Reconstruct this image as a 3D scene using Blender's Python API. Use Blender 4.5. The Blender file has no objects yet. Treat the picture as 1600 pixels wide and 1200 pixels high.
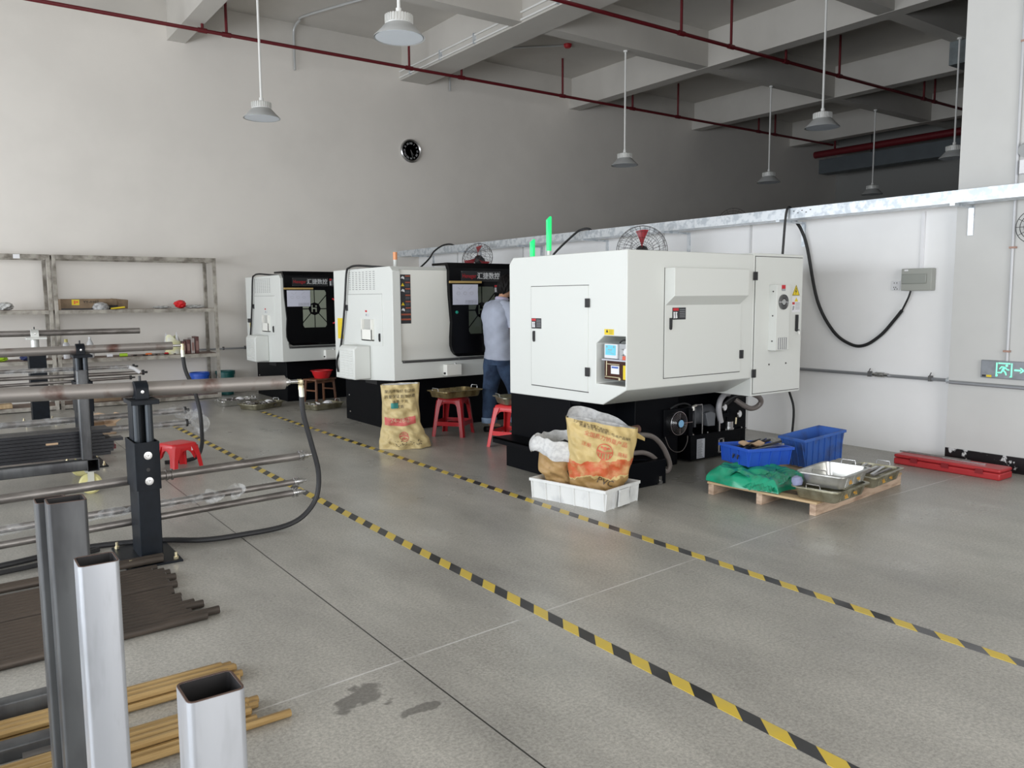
import bpy, bmesh, math, random
from mathutils import Vector, Matrix
rnd = random.Random(7)
SC = bpy.context.scene
COL = SC.collection
PI = math.pi

# ---------------------------------------------------------------- camera, light, exposure
cam_d = bpy.data.cameras.new('camera')
cam = bpy.data.objects.new('camera', cam_d)
COL.objects.link(cam)
cam_d.sensor_fit = 'HORIZONTAL'
cam_d.sensor_width = 36.0
cam_d.lens = 36.0 * 1254.0 / 1600.0
cam_d.clip_start = 0.05
cam_d.clip_end = 100
RM = Matrix(((0.81137559, 0.06759947, -0.58060311),
             (-0.58448643, 0.08239456, -0.80720923),
             (-0.00672838, 0.9943045, 0.10636391)))
# columns: camera right, up, back in world space
right = Vector((RM[0][0], RM[1][0], RM[2][0]))
upv = Vector((RM[0][1], RM[1][1], RM[2][1]))
back = Vector((RM[0][2], RM[1][2], RM[2][2]))
M = Matrix((right, upv, back)).transposed()
cam.matrix_world = Matrix.Translation((0, 0, 1.46)) @ M.to_4x4()
SC.camera = cam

SC.view_settings.view_transform = 'Standard'
SC.view_settings.look = 'None'
SC.view_settings.gamma = 1
SC.view_settings.exposure = 0.26
SC.view_settings.use_curve_mapping = False

w = bpy.data.worlds.new('sky')
SC.world = w
w.use_nodes = True
bg = w.node_tree.nodes['Background']
bg.inputs[0].default_value = (0.80, 0.88, 1.0, 1)
bg.inputs[1].default_value = 1.0


def area(name, loc, direction, sx, sy, power, color, spread=PI):
    d = bpy.data.lights.new(name, 'AREA')
    d.shape = 'RECTANGLE'
    d.size = sx
    d.size_y = sy
    d.energy = power
    d.color = color
    d.spread = spread
    o = bpy.data.objects.new(name, d)
    COL.objects.link(o)
    o.location = loc
    o.rotation_euler = Vector(direction).to_track_quat('-Z', 'Y').to_euler()
    return o


# daylight entering through the big openings of the left wall and of the wall behind the camera
area('daylight_left', (-4.8999999999999995, 4.2, 1.75), (1, 0.0, -0.05), 15.30, 2.70, 800.0, (0.92, 0.96, 1.0))
area('daylight_front', (2.4, -4.3, 2.1), (0.0, 1, -0.03), 4.80, 3.6, 240.0, (1.0, 0.97, 0.93))

# ---------------------------------------------------------------- node helpers
MATS = {}


def nt_new(name):
    m = bpy.data.materials.new(name)
    m.use_nodes = True
    nt = m.node_tree
    b = nt.nodes['Principled BSDF']
    return m, nt, b


def N(nt, typ, **kw):
    n = nt.nodes.new(typ)
    for k, v in kw.items():
        setattr(n, k, v)
    return n


def objco(nt, sc=(1, 1, 1)):
    t = N(nt, 'ShaderNodeTexCoord')
    mp = N(nt, 'ShaderNodeMapping')
    mp.inputs['Scale'].default_value = sc
    nt.links.new(t.outputs['Object'], mp.inputs[0])
    return mp.outputs[0]


def noise(nt, co, scale, detail=3, rough=0.55):
    n = N(nt, 'ShaderNodeTexNoise')
    n.inputs['Scale'].default_value = scale
    n.inputs['Detail'].default_value = detail
    n.inputs['Roughness'].default_value = rough
    nt.links.new(co, n.inputs['Vector'])
    return n.outputs['Fac']


def ramp(nt, fac, stops):
    r = N(nt, 'ShaderNodeValToRGB')
    e = r.color_ramp.elements
    while len(e) > 1:
        e.remove(e[-1])
    e[0].position = stops[0][0]
    c = stops[0][1]
    e[0].color = (*c, 1) if len(c) == 3 else c
    for p, c in stops[1:]:
        x = e.new(p)
        x.color = (*c, 1) if len(c) == 3 else c
    nt.links.new(fac, r.inputs[0])
    return r.outputs[0]


def math_(nt, op, a, b=None, c=None):
    n = N(nt, 'ShaderNodeMath', operation=op)
    for i, x in enumerate((a, b, c)):
        if x is None:
            continue
        if isinstance(x, (int, float)):
            n.inputs[i].default_value = x
        else:
            nt.links.new(x, n.inputs[i])
    return n.outputs[0]


def mixc(nt, fac, a, b, mode='MIX'):
    n = N(nt, 'ShaderNodeMix', data_type='RGBA', blend_type=mode)
    for s, x in ((0, fac), (6, a), (7, b)):
        if isinstance(x, (int, float)):
            n.inputs[s].default_value = x
        elif isinstance(x, tuple):
            n.inputs[s].default_value = (*x, 1)
        else:
            nt.links.new(x, n.inputs[s])
    return n.outputs[2]


def bump(nt, b, h, strength=0.2, dist=0.01):
    n = N(nt, 'ShaderNodeBump')
    n.inputs['Strength'].default_value = strength
    n.inputs['Distance'].default_value = dist
    nt.links.new(h, n.inputs['Height'])
    nt.links.new(n.outputs[0], b.inputs['Normal'])


def mat(name, col, rough=0.5, metal=0.0, var=0.0, scale=6.0, col2=None, stretch=(1, 1, 1), bmp=0.0, spec=None,
        emit=None, estr=0.0, alpha=None, trans=None, lo=0.4, hi=0.65, det=4):
    if name in MATS:
        return MATS[name]
    m, nt, b = nt_new(name)
    b.inputs['Base Color'].default_value = (*col, 1)
    b.inputs['Roughness'].default_value = rough
    b.inputs['Metallic'].default_value = metal
    if spec is not None:
        b.inputs['Specular IOR Level'].default_value = spec
    if var or col2 or bmp:
        co = objco(nt, stretch)
        f = noise(nt, co, scale, det)
        if col2 is None:
            col2 = tuple(c * (1 - var) for c in col)
        if var or col2 != col:
            c = ramp(nt, f, [(lo, col), (hi, col2)])
            nt.links.new(c, b.inputs['Base Color'])
        if bmp:
            bump(nt, b, noise(nt, co, scale * 3, 3), bmp, 0.01)
    if emit:
        b.inputs['Emission Color'].default_value = (*emit, 1)
        b.inputs['Emission Strength'].default_value = estr
    if alpha is not None:
        b.inputs['Alpha'].default_value = alpha
    if trans is not None:
        b.inputs['Transmission Weight'].default_value = trans
    MATS[name] = m
    return m


ORD = ['lowest', 'second', 'third', 'fourth', 'fifth', 'sixth', 'seventh', 'eighth', 'ninth', 'tenth', 'eleventh', 'twelfth', 'thirteenth', 'fourteenth',
       'fifteenth', 'sixteenth', 'seventeenth', 'eighteenth', 'nineteenth', 'twentieth', 'twenty first']
FST = ['first'] + ORD[1:]

# ---------------------------------------------------------------- mesh helpers
class MB:
    def __init__(s):
        s.v = []
        s.f = []
        s.m = []

    def add(s, vs, fs, m=0):
        o = len(s.v)
        s.v += [tuple(x) for x in vs]
        s.f += [tuple(i + o for i in f) for f in fs]
        s.m += [m] * len(fs)
        return s

    def box(s, x0, x1, y0, y1, z0, z1, m=0):
        vs = [(x, y, z) for z in (z0, z1) for y in (y0, y1) for x in (x0, x1)]
        return s.add(vs, [(0, 2, 3, 1), (4, 5, 7, 6), (0, 1, 5, 4), (2, 6, 7, 3), (0, 4, 6, 2), (1, 3, 7, 5)], m)

    def boxM(s, mtx, sx, sy, sz, m=0):
        vs = [mtx @ Vector((x * sx / 2, y * sy / 2, z * sz / 2)) for z in (-1, 1) for y in (-1, 1) for x in (-1, 1)]
        return s.add(vs, [(0, 2, 3, 1), (4, 5, 7, 6), (0, 1, 5, 4), (2, 6, 7, 3), (0, 4, 6, 2), (1, 3, 7, 5)], m)

    def prism(s, pts, axis, a, b, m=0):
        def mk(p, t):
            if axis == 'x':
                return (t, p[0], p[1])
            if axis == 'y':
                return (p[0], t, p[1])
            return (p[0], p[1], t)
        n = len(pts)
        vs = [mk(p, a) for p in pts] + [mk(p, b) for p in pts]
        fs = [tuple(range(n))[::-1], tuple(range(n, 2 * n))]
        fs += [(i, (i + 1) % n, n + (i + 1) % n, n + i) for i in range(n)]
        return s.add(vs, fs, m)

    def tube(s, path, r, n=10, m=0, caps=True, closed=False, smooth_path=0):
        P = [Vector(p) for p in path]
        if smooth_path:
            P = spline(P, smooth_path)
        k = len(P)
        R = r if isinstance(r, (list, tuple)) else [r] * k
        if len(R) != k:
            R = [R[min(len(R) - 1, int(i / (k - 1) * (len(R) - 1) + 0.5))] for i in range(k)]
        T = []
        for i in range(k):
            a = P[(i - 1) % k] if (closed or i > 0) else P[0]
            b = P[(i + 1) % k] if (closed or i < k - 1) else P[-1]
            t = (b - a)
            T.append(t.normalized() if t.length > 1e-9 else Vector((0, 0, 1)))
        u = T[0].orthogonal().normalized()
        vs = []
        for i in range(k):
            u = (u - T[i] * u.dot(T[i]))
            u = u.normalized() if u.length > 1e-6 else T[i].orthogonal().normalized()
            w_ = T[i].cross(u)
            for j in range(n):
                a = 2 * PI * (j + 0.5) / n
                vs.append(P[i] + R[i] * (math.cos(a) * u + math.sin(a) * w_))
        fs = []
        kk = k if closed else k - 1
        for i in range(kk):
            for j in range(n):
                a = i * n + j
                b = i * n + (j + 1) % n
                c = ((i + 1) % k) * n + (j + 1) % n
                d = ((i + 1) % k) * n + j
                fs.append((a, b, c, d))
        if caps and not closed:
            fs.append(tuple(range(n))[::-1])
            fs.append(tuple((k - 1) * n + j for j in range(n)))
        return s.add(vs, fs, m)

    def cyl(s, p0, p1, r, r1=None, n=20, m=0):
        return s.tube([p0, p1], [r, r if r1 is None else r1], n, m)

    def pipe(s, p0, p1, r, ri, n=20, m=0):
        p0 = Vector(p0)
        p1 = Vector(p1)
        return s.lathe(p0, [(ri, 0), (r, 0), (r, (p1 - p0).length), (ri, (p1 - p0).length)], n, m,
                       axis=(p1 - p0).normalized(), loop=True)

    def lathe(s, c, prof, n=24, m=0, axis=(0, 0, 1), loop=False):
        c = Vector(c)
        ax = Vector(axis).normalized()
        u = ax.orthogonal().normalized()
        w_ = ax.cross(u)
        vs = []
        for r, z in prof:
            for j in range(n):
                a = 2 * PI * j / n
                vs.append(c + ax * z + r * (math.cos(a) * u + math.sin(a) * w_))
        fs = []
        k = len(prof)
        for i in range(k if loop else k - 1):
            i2 = (i + 1) % k
            for j in range(n):
                fs.append((i * n + j, i * n + (j + 1) % n, i2 * n + (j + 1) % n, i2 * n + j))
        if not loop:
            if prof[0][0] > 1e-5:
                fs.append(tuple(range(n))[::-1])
            if prof[-1][0] > 1e-5:
                fs.append(tuple((k - 1) * n + j for j in range(n)))
        return s.add(vs, fs, m)

    def grid(s, fn, nu, nv, m=0, wrapu=False):
        vs = []
        cu = nu if wrapu else nu + 1
        for j in range(nv + 1):
            for i in range(cu):
                vs.append(fn(i / nu, j / nv))
        fs = []
        for j in range(nv):
            for i in range(nu):
                a = j * cu + i
                b = j * cu + (i + 1) % cu
                fs.append((a, b, b + cu, a + cu))
        return s.add(vs, fs, m)

    def sqtube(s, x0, x1, y0, y1, z0, z1, t=0.004, m=0, r=0.008, axis='z', mi=None):
        def rr(a0, a1, b0, b1, r):
            out = []
            for cx, cy, s0 in ((a1 - r, b1 - r, 0), (a0 + r, b1 - r, 1), (a0 + r, b0 + r, 2), (a1 - r, b0 + r, 3)):
                for k in range(4):
                    a = (s0 + k / 3) * PI / 2
                    out.append((cx + r * math.cos(a), cy + r * math.sin(a)))
            return out
        if axis == 'z':
            A, B, L0, L1 = (x0, x1), (y0, y1), z0, z1
            mk = lambda p, z: (p[0], p[1], z)
        elif axis == 'x':
            A, B, L0, L1 = (y0, y1), (z0, z1), x0, x1
            mk = lambda p, z: (z, p[0], p[1])
        else:
            A, B, L0, L1 = (x0, x1), (z0, z1), y0, y1
            mk = lambda p, z: (p[0], z, p[1])
        o = rr(*A, *B, r)
        i_ = rr(A[0] + t, A[1] - t, B[0] + t, B[1] - t, max(r - t, 0.002))
        n = len(o)
        rings = [[mk(p, L0) for p in o], [mk(p, L1) for p in o], [mk(p, L1) for p in i_], [mk(p, L0) for p in i_]]
        vs = sum(rings, [])
        fs = []
        for k in range(4):
            k2 = (k + 1) % 4
            for j in range(n):
                fs.append((k * n + j, k * n + (j + 1) % n, k2 * n + (j + 1) % n, k2 * n + j))
        s.add(vs, fs, m)
        if mi is not None:
            for q in range(2 * n, 3 * n):
                s.m[-4 * n + q] = mi
        return s

    def xf(s, mtx):
        s.v = [tuple(mtx @ Vector(p)) for p in s.v]
        return s


def spline(P, k):
    out = []
    n = len(P)
    for i in range(n - 1):
        p0 = P[max(i - 1, 0)]
        p1, p2 = P[i], P[i + 1]
        p3 = P[min(i + 2, n - 1)]
        for j in range(k):
            t = j / k
            out.append(0.5 * ((2 * p1) + (p2 - p0) * t + (2 * p0 - 5 * p1 + 4 * p2 - p3) * t * t
                              + (3 * p1 - p0 - 3 * p2 + p3) * t ** 3))
    out.append(P[-1])
    return out


def mesh_of(name, mb, mats):
    me = bpy.data.meshes.new(name)
    me.from_pydata(mb.v, [], mb.f)
    if not isinstance(mats, (list, tuple)):
        mats = [mats]
    for x in mats:
        me.materials.append(x)
    for p, mi in zip(me.polygons, mb.m):
        p.material_index = mi
    bm = bmesh.new()
    bm.from_mesh(me)
    bmesh.ops.recalc_face_normals(bm, faces=bm.faces)
    bm.to_mesh(me)
    bm.free()
    for p in me.polygons:
        p.use_smooth = True
    me.set_sharp_from_angle(angle=math.radians(34))
    return me


def T(name, label, cat, loc=(0, 0, 0), group=None, rz=0.0):
    o = bpy.data.objects.new(name, None)
    o.empty_display_size = 0.05
    COL.objects.link(o)
    o.location = loc
    o.rotation_euler = (0, 0, rz)
    o['label'] = label
    o['category'] = cat
    if group:
        o['group'] = group
    return o


def O(name, mb, mats, parent=None, bevel=0.0, local=False, label=None, seg=2):
    """link a mesh; vertices are world coordinates unless local=True (then they are in the parent's frame)"""
    me = mesh_of(name, mb, mats)
    o = bpy.data.objects.new(name, me)
    COL.objects.link(o)
    if parent is not None:
        o.parent = parent
        if not local:
            chain = Matrix.Identity(4)
            p = parent
            while p is not None:
                chain = p.matrix_basis @ chain
                p = p.parent
            me.transform(chain.inverted())
    if bevel:
        b = o.modifiers.new('bevel', 'BEVEL')
        b.width = bevel
        b.segments = seg
        b.limit_method = 'ANGLE'
        b.angle_limit = math.radians(40)
    if label:
        o['label'] = label
    return o


def TO(name, label, cat, mb, mats, group=None, bevel=0.0, loc=None):
    """a thing that is one mesh; origin moved to loc"""
    me = mesh_of(name, mb, mats)
    o = bpy.data.objects.new(name, me)
    COL.objects.link(o)
    if loc is None:
        n = len(mb.v)
        xs = [v[0] for v in mb.v]
        ys = [v[1] for v in mb.v]
        zs = [v[2] for v in mb.v]
        loc = ((min(xs) + max(xs)) / 2, (min(ys) + max(ys)) / 2, min(zs))
    me.transform(Matrix.Translation(-Vector(loc)))
    o.location = loc
    o['label'] = label
    o['category'] = cat
    if group:
        o['group'] = group
    if bevel:
        b = o.modifiers.new('bevel', 'BEVEL')
        b.width = bevel
        b.segments = 2
        b.limit_method = 'ANGLE'
        b.angle_limit = math.radians(40)
    return o


def S(name, mb, mats, parent=None):
    o = O(name, mb, mats, parent)
    if parent is None:
        o['kind'] = 'structure'
    return o


def text_mb(s, size, extrude=0.0, align='CENTER', sub=0, font_scale_x=1.0):
    c = bpy.data.curves.new('tmp', 'FONT')
    c.body = s
    c.size = size
    c.extrude = extrude
    c.align_x = align
    c.align_y = 'CENTER'
    c.resolution_u = 2
    o = bpy.data.objects.new('tmp', c)
    COL.objects.link(o)
    dg = bpy.context.evaluated_depsgraph_get()
    dg.update()
    me = bpy.data.meshes.new_from_object(o.evaluated_get(dg))
    if sub:
        bm = bmesh.new()
        bm.from_mesh(me)
        bmesh.ops.triangulate(bm, faces=bm.faces)
        bmesh.ops.subdivide_edges(bm, edges=bm.edges, cuts=sub, use_grid_fill=True)
        bm.to_mesh(me)
        bm.free()
    mb = MB()
    mb.add([(v.co.x * font_scale_x, v.co.y, v.co.z) for v in me.vertices], [tuple(p.vertices) for p in me.polygons])
    bpy.data.objects.remove(o)
    bpy.data.curves.remove(c)
    bpy.data.meshes.remove(me)
    return mb


def frame(origin, right, up=(0, 0, 1)):
    r = Vector(right).normalized()
    u = Vector(up).normalized()
    n = r.cross(u)
    m = Matrix((r, u, n)).transposed().to_4x4()
    m.translation = Vector(origin)
    return m


def text(s, size, origin, right, mat_, parent, up=(0, 0, 1), name='lettering', align='CENTER', ex=0.0008, sx=1.0):
    mb = text_mb(s, size, ex, align, 0, sx)
    mb.xf(frame(origin, right, up))
    return O(name, mb, mat_, parent)


def cut(obj, mb):
    """boolean-subtract a shape from an object's mesh and keep only the result"""
    me = mesh_of('cutter', mb, list(obj.data.materials))
    me.transform(Matrix.Identity(4))
    c = bpy.data.objects.new('cutter', me)
    COL.objects.link(c)
    chain = Matrix.Identity(4)
    p = obj
    while p is not None:
        chain = p.matrix_basis @ chain
        p = p.parent
    me.transform(chain.inverted())
    c.parent = obj
    md = obj.modifiers.new('cut', 'BOOLEAN')
    md.operation = 'DIFFERENCE'
    md.object = c
    md.solver = 'EXACT'
    dg = bpy.context.evaluated_depsgraph_get()
    dg.update()
    new = bpy.data.meshes.new_from_object(obj.evaluated_get(dg))
    obj.modifiers.clear()
    obj.data = new
    bpy.data.objects.remove(c)
    for q in new.polygons:
        q.use_smooth = True
    new.set_sharp_from_angle(angle=math.radians(34))


def clip_poly(poly, n, d):
    """keep the side n.p >= d"""
    out = []
    for i in range(len(poly)):
        a, b = poly[i], poly[(i + 1) % len(poly)]
        da = n[0] * a[0] + n[1] * a[1] - d
        db = n[0] * b[0] + n[1] * b[1] - d
        if da >= 0:
            out.append(a)
        if da * db < 0:
            t = da / (da - db)
            out.append((a[0] + (b[0] - a[0]) * t, a[1] + (b[1] - a[1]) * t))
    return out

# ---------------------------------------------------------------- materials
wall_m = mat('wall_plaster', (0.80, 0.762, 0.71), 0.85, var=0.05, scale=1.2)
part_m = mat('partition_paint', (0.88, 0.88, 0.88), 0.6, var=0.03, scale=2.0)
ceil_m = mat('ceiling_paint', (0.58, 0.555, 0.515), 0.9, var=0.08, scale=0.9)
white_p = mat('white_powder_coat', (0.70, 0.715, 0.685), 0.42, spec=0.4)
warm_lit_white = mat('white_coat_warm_lit', (0.87, 0.865, 0.81), 0.42, spec=0.4)  # lighter, warmer copy of the white coat; warm indirect light put into colour
groove_m = mat('panel_gap', (0.10, 0.10, 0.095), 0.8)
black_p = mat('black_paint', (0.0045, 0.005, 0.0065), 0.42, spec=0.07)
black_gl = mat('black_glossy_door', (0.004, 0.004, 0.005), 0.16, spec=0.12)
black_mt = mat('black_plastic', (0.02, 0.02, 0.022), 0.5)
stand_m = mat('dark_blue_grey_paint', (0.008, 0.011, 0.016), 0.45, var=0.3, scale=14, spec=0.18)
steel_raw = mat('raw_steel_tube', (0.30, 0.28, 0.265), 0.45, 0.75, scale=9, col2=(0.16, 0.145, 0.135), stretch=(0.5, 2, 2), bmp=0.15)
steel_rust = mat('raw_steel_tube_rust', (0.31, 0.285, 0.265), 0.5, 0.6, scale=5, col2=(0.14, 0.07, 0.055), lo=0.56, hi=0.72, bmp=0.1)
shelf_m = mat('weathered_steel', (0.45, 0.42, 0.37), 0.6, 0.35, scale=7, col2=(0.17, 0.15, 0.125), bmp=0.15)
shelf_brd = mat('rusty_shelf_sheet', (0.26, 0.19, 0.15), 0.7, 0.2, scale=5, col2=(0.15, 0.10, 0.08))
silver_sq = mat('bright_steel_tube', (0.47, 0.49, 0.53), 0.34, 0.55, scale=13, col2=(0.27, 0.28, 0.30), stretch=(1, 1, 0.22), lo=0.5, hi=0.78)
tube_inside = mat('tube_inside', (0.035, 0.033, 0.034), 0.5, 0.3)
dark_sq = mat('dark_mill_scale_tube', (0.12, 0.125, 0.13), 0.36, 0.6, scale=8, col2=(0.06, 0.06, 0.065), stretch=(1, 1, 0.3))
tube_edge = mat('cut_tube_edge', (0.12, 0.075, 0.06), 0.6, 0.4)
zinc = mat('galvanized_steel', (0.72, 0.76, 0.80), 0.33, 0.55, scale=16, col2=(0.50, 0.55, 0.60), lo=0.45, hi=0.6)
chrome = mat('chrome', (0.60, 0.60, 0.60), 0.27, 1.0)
alu = mat('pressed_aluminium', (0.70, 0.70, 0.68), 0.28, 0.9, scale=8, col2=(0.5, 0.5, 0.47))
alu_old = mat('oily_aluminium', (0.42, 0.40, 0.30), 0.35, 0.75, scale=9, col2=(0.22, 0.20, 0.13))
brass = mat('brass_fitting', (0.70, 0.62, 0.42), 0.35, 0.8)
rubber = mat('black_rubber', (0.018, 0.018, 0.02), 0.55)
cable_m = mat('black_cable', (0.01, 0.01, 0.011), 0.5)
red_pipe = mat('dark_red_pipe_paint', (0.13, 0.008, 0.013), 0.45)
red_pl = mat('red_plastic', (0.62, 0.02, 0.025), 0.35, spec=0.5)
red_pl2 = mat('red_plastic_deep', (0.34, 0.008, 0.014), 0.32, spec=0.5)
blue_pl = mat('blue_plastic', (0.025, 0.10, 0.52), 0.38, spec=0.5)
blue_dirty = mat('scuffed_blue_plastic', (0.04, 0.12, 0.42), 0.5, scale=9, col2=(0.05, 0.09, 0.24), lo=0.5, hi=0.7)
teal_pl = mat('dark_teal_plastic', (0.01, 0.10, 0.095), 0.4)
white_pl = mat('white_crate_plastic', (0.74, 0.75, 0.74), 0.5, scale=6, col2=(0.55, 0.56, 0.57), lo=0.5, hi=0.75)
wood_top = mat('pallet_plank', (0.52, 0.38, 0.22), 0.7, scale=6, col2=(0.38, 0.26, 0.14), stretch=(4, 0.5, 1))
wood_beam = mat('pallet_beam', (0.56, 0.42, 0.31), 0.8, scale=9, col2=(0.30, 0.20, 0.14), stretch=(0.6, 1, 3), lo=0.45, hi=0.7)
stool_wood = mat('stained_stool_wood', (0.20, 0.085, 0.04), 0.5, scale=9, col2=(0.10, 0.04, 0.02), stretch=(1, 1, 0.3))
card = mat('cardboard', (0.52, 0.36, 0.23), 0.8, var=0.12, scale=5)
card_dk = mat('worn_cardboard', (0.27, 0.19, 0.12), 0.8, var=0.3, scale=6)
yellow_l = mat('yellow_label', (0.80, 0.60, 0.02), 0.5)
orange_l = mat('orange_label', (0.75, 0.16, 0.03), 0.5)
red_l = mat('red_label', (0.55, 0.02, 0.03), 0.5)
white_l = mat('white_label', (0.80, 0.80, 0.82), 0.5)
grey_l = mat('grey_print', (0.35, 0.36, 0.38), 0.6)
ink = mat('black_ink', (0.02, 0.02, 0.02), 0.6)
paper = mat('drawing_paper', (0.66, 0.67, 0.78), 0.7)
wood_strip = mat('yellow_wood_strip', (0.50, 0.34, 0.12), 0.55)
gold = mat('brass_coated_bar', (0.50, 0.34, 0.15), 0.38, 0.3, scale=12, col2=(0.36, 0.23, 0.09), stretch=(0.3, 4, 4))
rod_m = mat('brown_round_bar', (0.125, 0.10, 0.082), 0.5, 0.45, scale=11, col2=(0.07, 0.058, 0.05), stretch=(0.3, 2, 2))
flat_m = mat('black_flat_bar', (0.035, 0.036, 0.042), 0.42, 0.4, var=0.4, scale=10, stretch=(0.3, 2, 2))
green_t = mat('green_lamp_cover', (0.01, 0.75, 0.18), 0.35, emit=(0.02, 0.9, 0.25), estr=0.35)
green_acr = mat('green_acrylic', (0.16, 0.42, 0.04), 0.25)
petal_m = mat('window_glass_green', (0.075, 0.088, 0.065), 0.18)
petal_l = mat('window_glass_pale', (0.30, 0.33, 0.26), 0.18)
lamp_sh = mat('lamp_shade_white', (0.52, 0.53, 0.53), 0.4, 0.3)
lamp_fin = mat('lamp_heatsink', (0.78, 0.78, 0.76), 0.4, 0.4)
lamp_glass = mat('lamp_lens', (0.60, 0.72, 0.75), 0.15)
lens_daylight = mat('lens_reflected_daylight', (0.84, 0.90, 0.97), 0.4)  # bluish reflected daylight put into the lens colour; the lamps are off
rod_white = mat('white_conduit', (0.78, 0.78, 0.76), 0.45)
skin_m = mat('skin', (0.52, 0.28, 0.18), 0.55)
hair_m = mat('black_hair', (0.006, 0.005, 0.005), 0.6, spec=0.2, bmp=0.4, scale=30)
shirt_m = mat('pale_blue_grey_shirt', (0.40, 0.43, 0.52), 0.85, var=0.12, scale=7, bmp=0.2)
jean_m = mat('blue_denim', (0.035, 0.065, 0.125), 0.9, scale=7, col2=(0.012, 0.024, 0.055), bmp=0.15)
cuff_m = mat('light_denim_cuff', (0.22, 0.30, 0.42), 0.85)
shoe_m = mat('black_shoe', (0.015, 0.015, 0.015), 0.5)
green_bag = mat('green_plastic_film', (0.015, 0.34, 0.19), 0.28, scale=7, col2=(0.02, 0.22, 0.12), spec=0.6)
chip_m = mat('metal_chips', (0.10, 0.10, 0.105), 0.5, 0.5, scale=60, col2=(0.02, 0.02, 0.022), bmp=0.6)
castor_y = mat('yellow_castor_rubber', (0.72, 0.66, 0.30), 0.45)
box_grey = mat('grey_green_box', (0.36, 0.37, 0.34), 0.4)
sign_grey = mat('sign_plate', (0.27, 0.29, 0.32), 0.35, var=0.25, scale=12)
sign_green = mat('sign_green_lit', (0.2, 0.8, 0.55), 0.4, emit=(0.30, 1.0, 0.66), estr=0.55)
concrete_d = mat('duct_grey', (0.13, 0.15, 0.165), 0.5, 0.3, var=0.1, scale=3)
dark_res = mat('amber_reservoir', (0.055, 0.018, 0.012), 0.15)
cyan_l = mat('cyan_panel_label', (0.16, 0.62, 0.78), 0.4)


def film_mat():
    m, nt, b = nt_new('clear_plastic_film')
    b.inputs['Base Color'].default_value = (0.85, 0.87, 0.88, 1)
    b.inputs['Roughness'].default_value = 0.12
    co = objco(nt)
    a = ramp(nt, noise(nt, co, 16, 3), [(0.42, (0.07,) * 3), (0.62, (0.30,) * 3)])
    nt.links.new(a, b.inputs['Alpha'])
    bump(nt, b, noise(nt, co, 20, 2), 0.35, 0.02)
    return m


film = film_mat()


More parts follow.
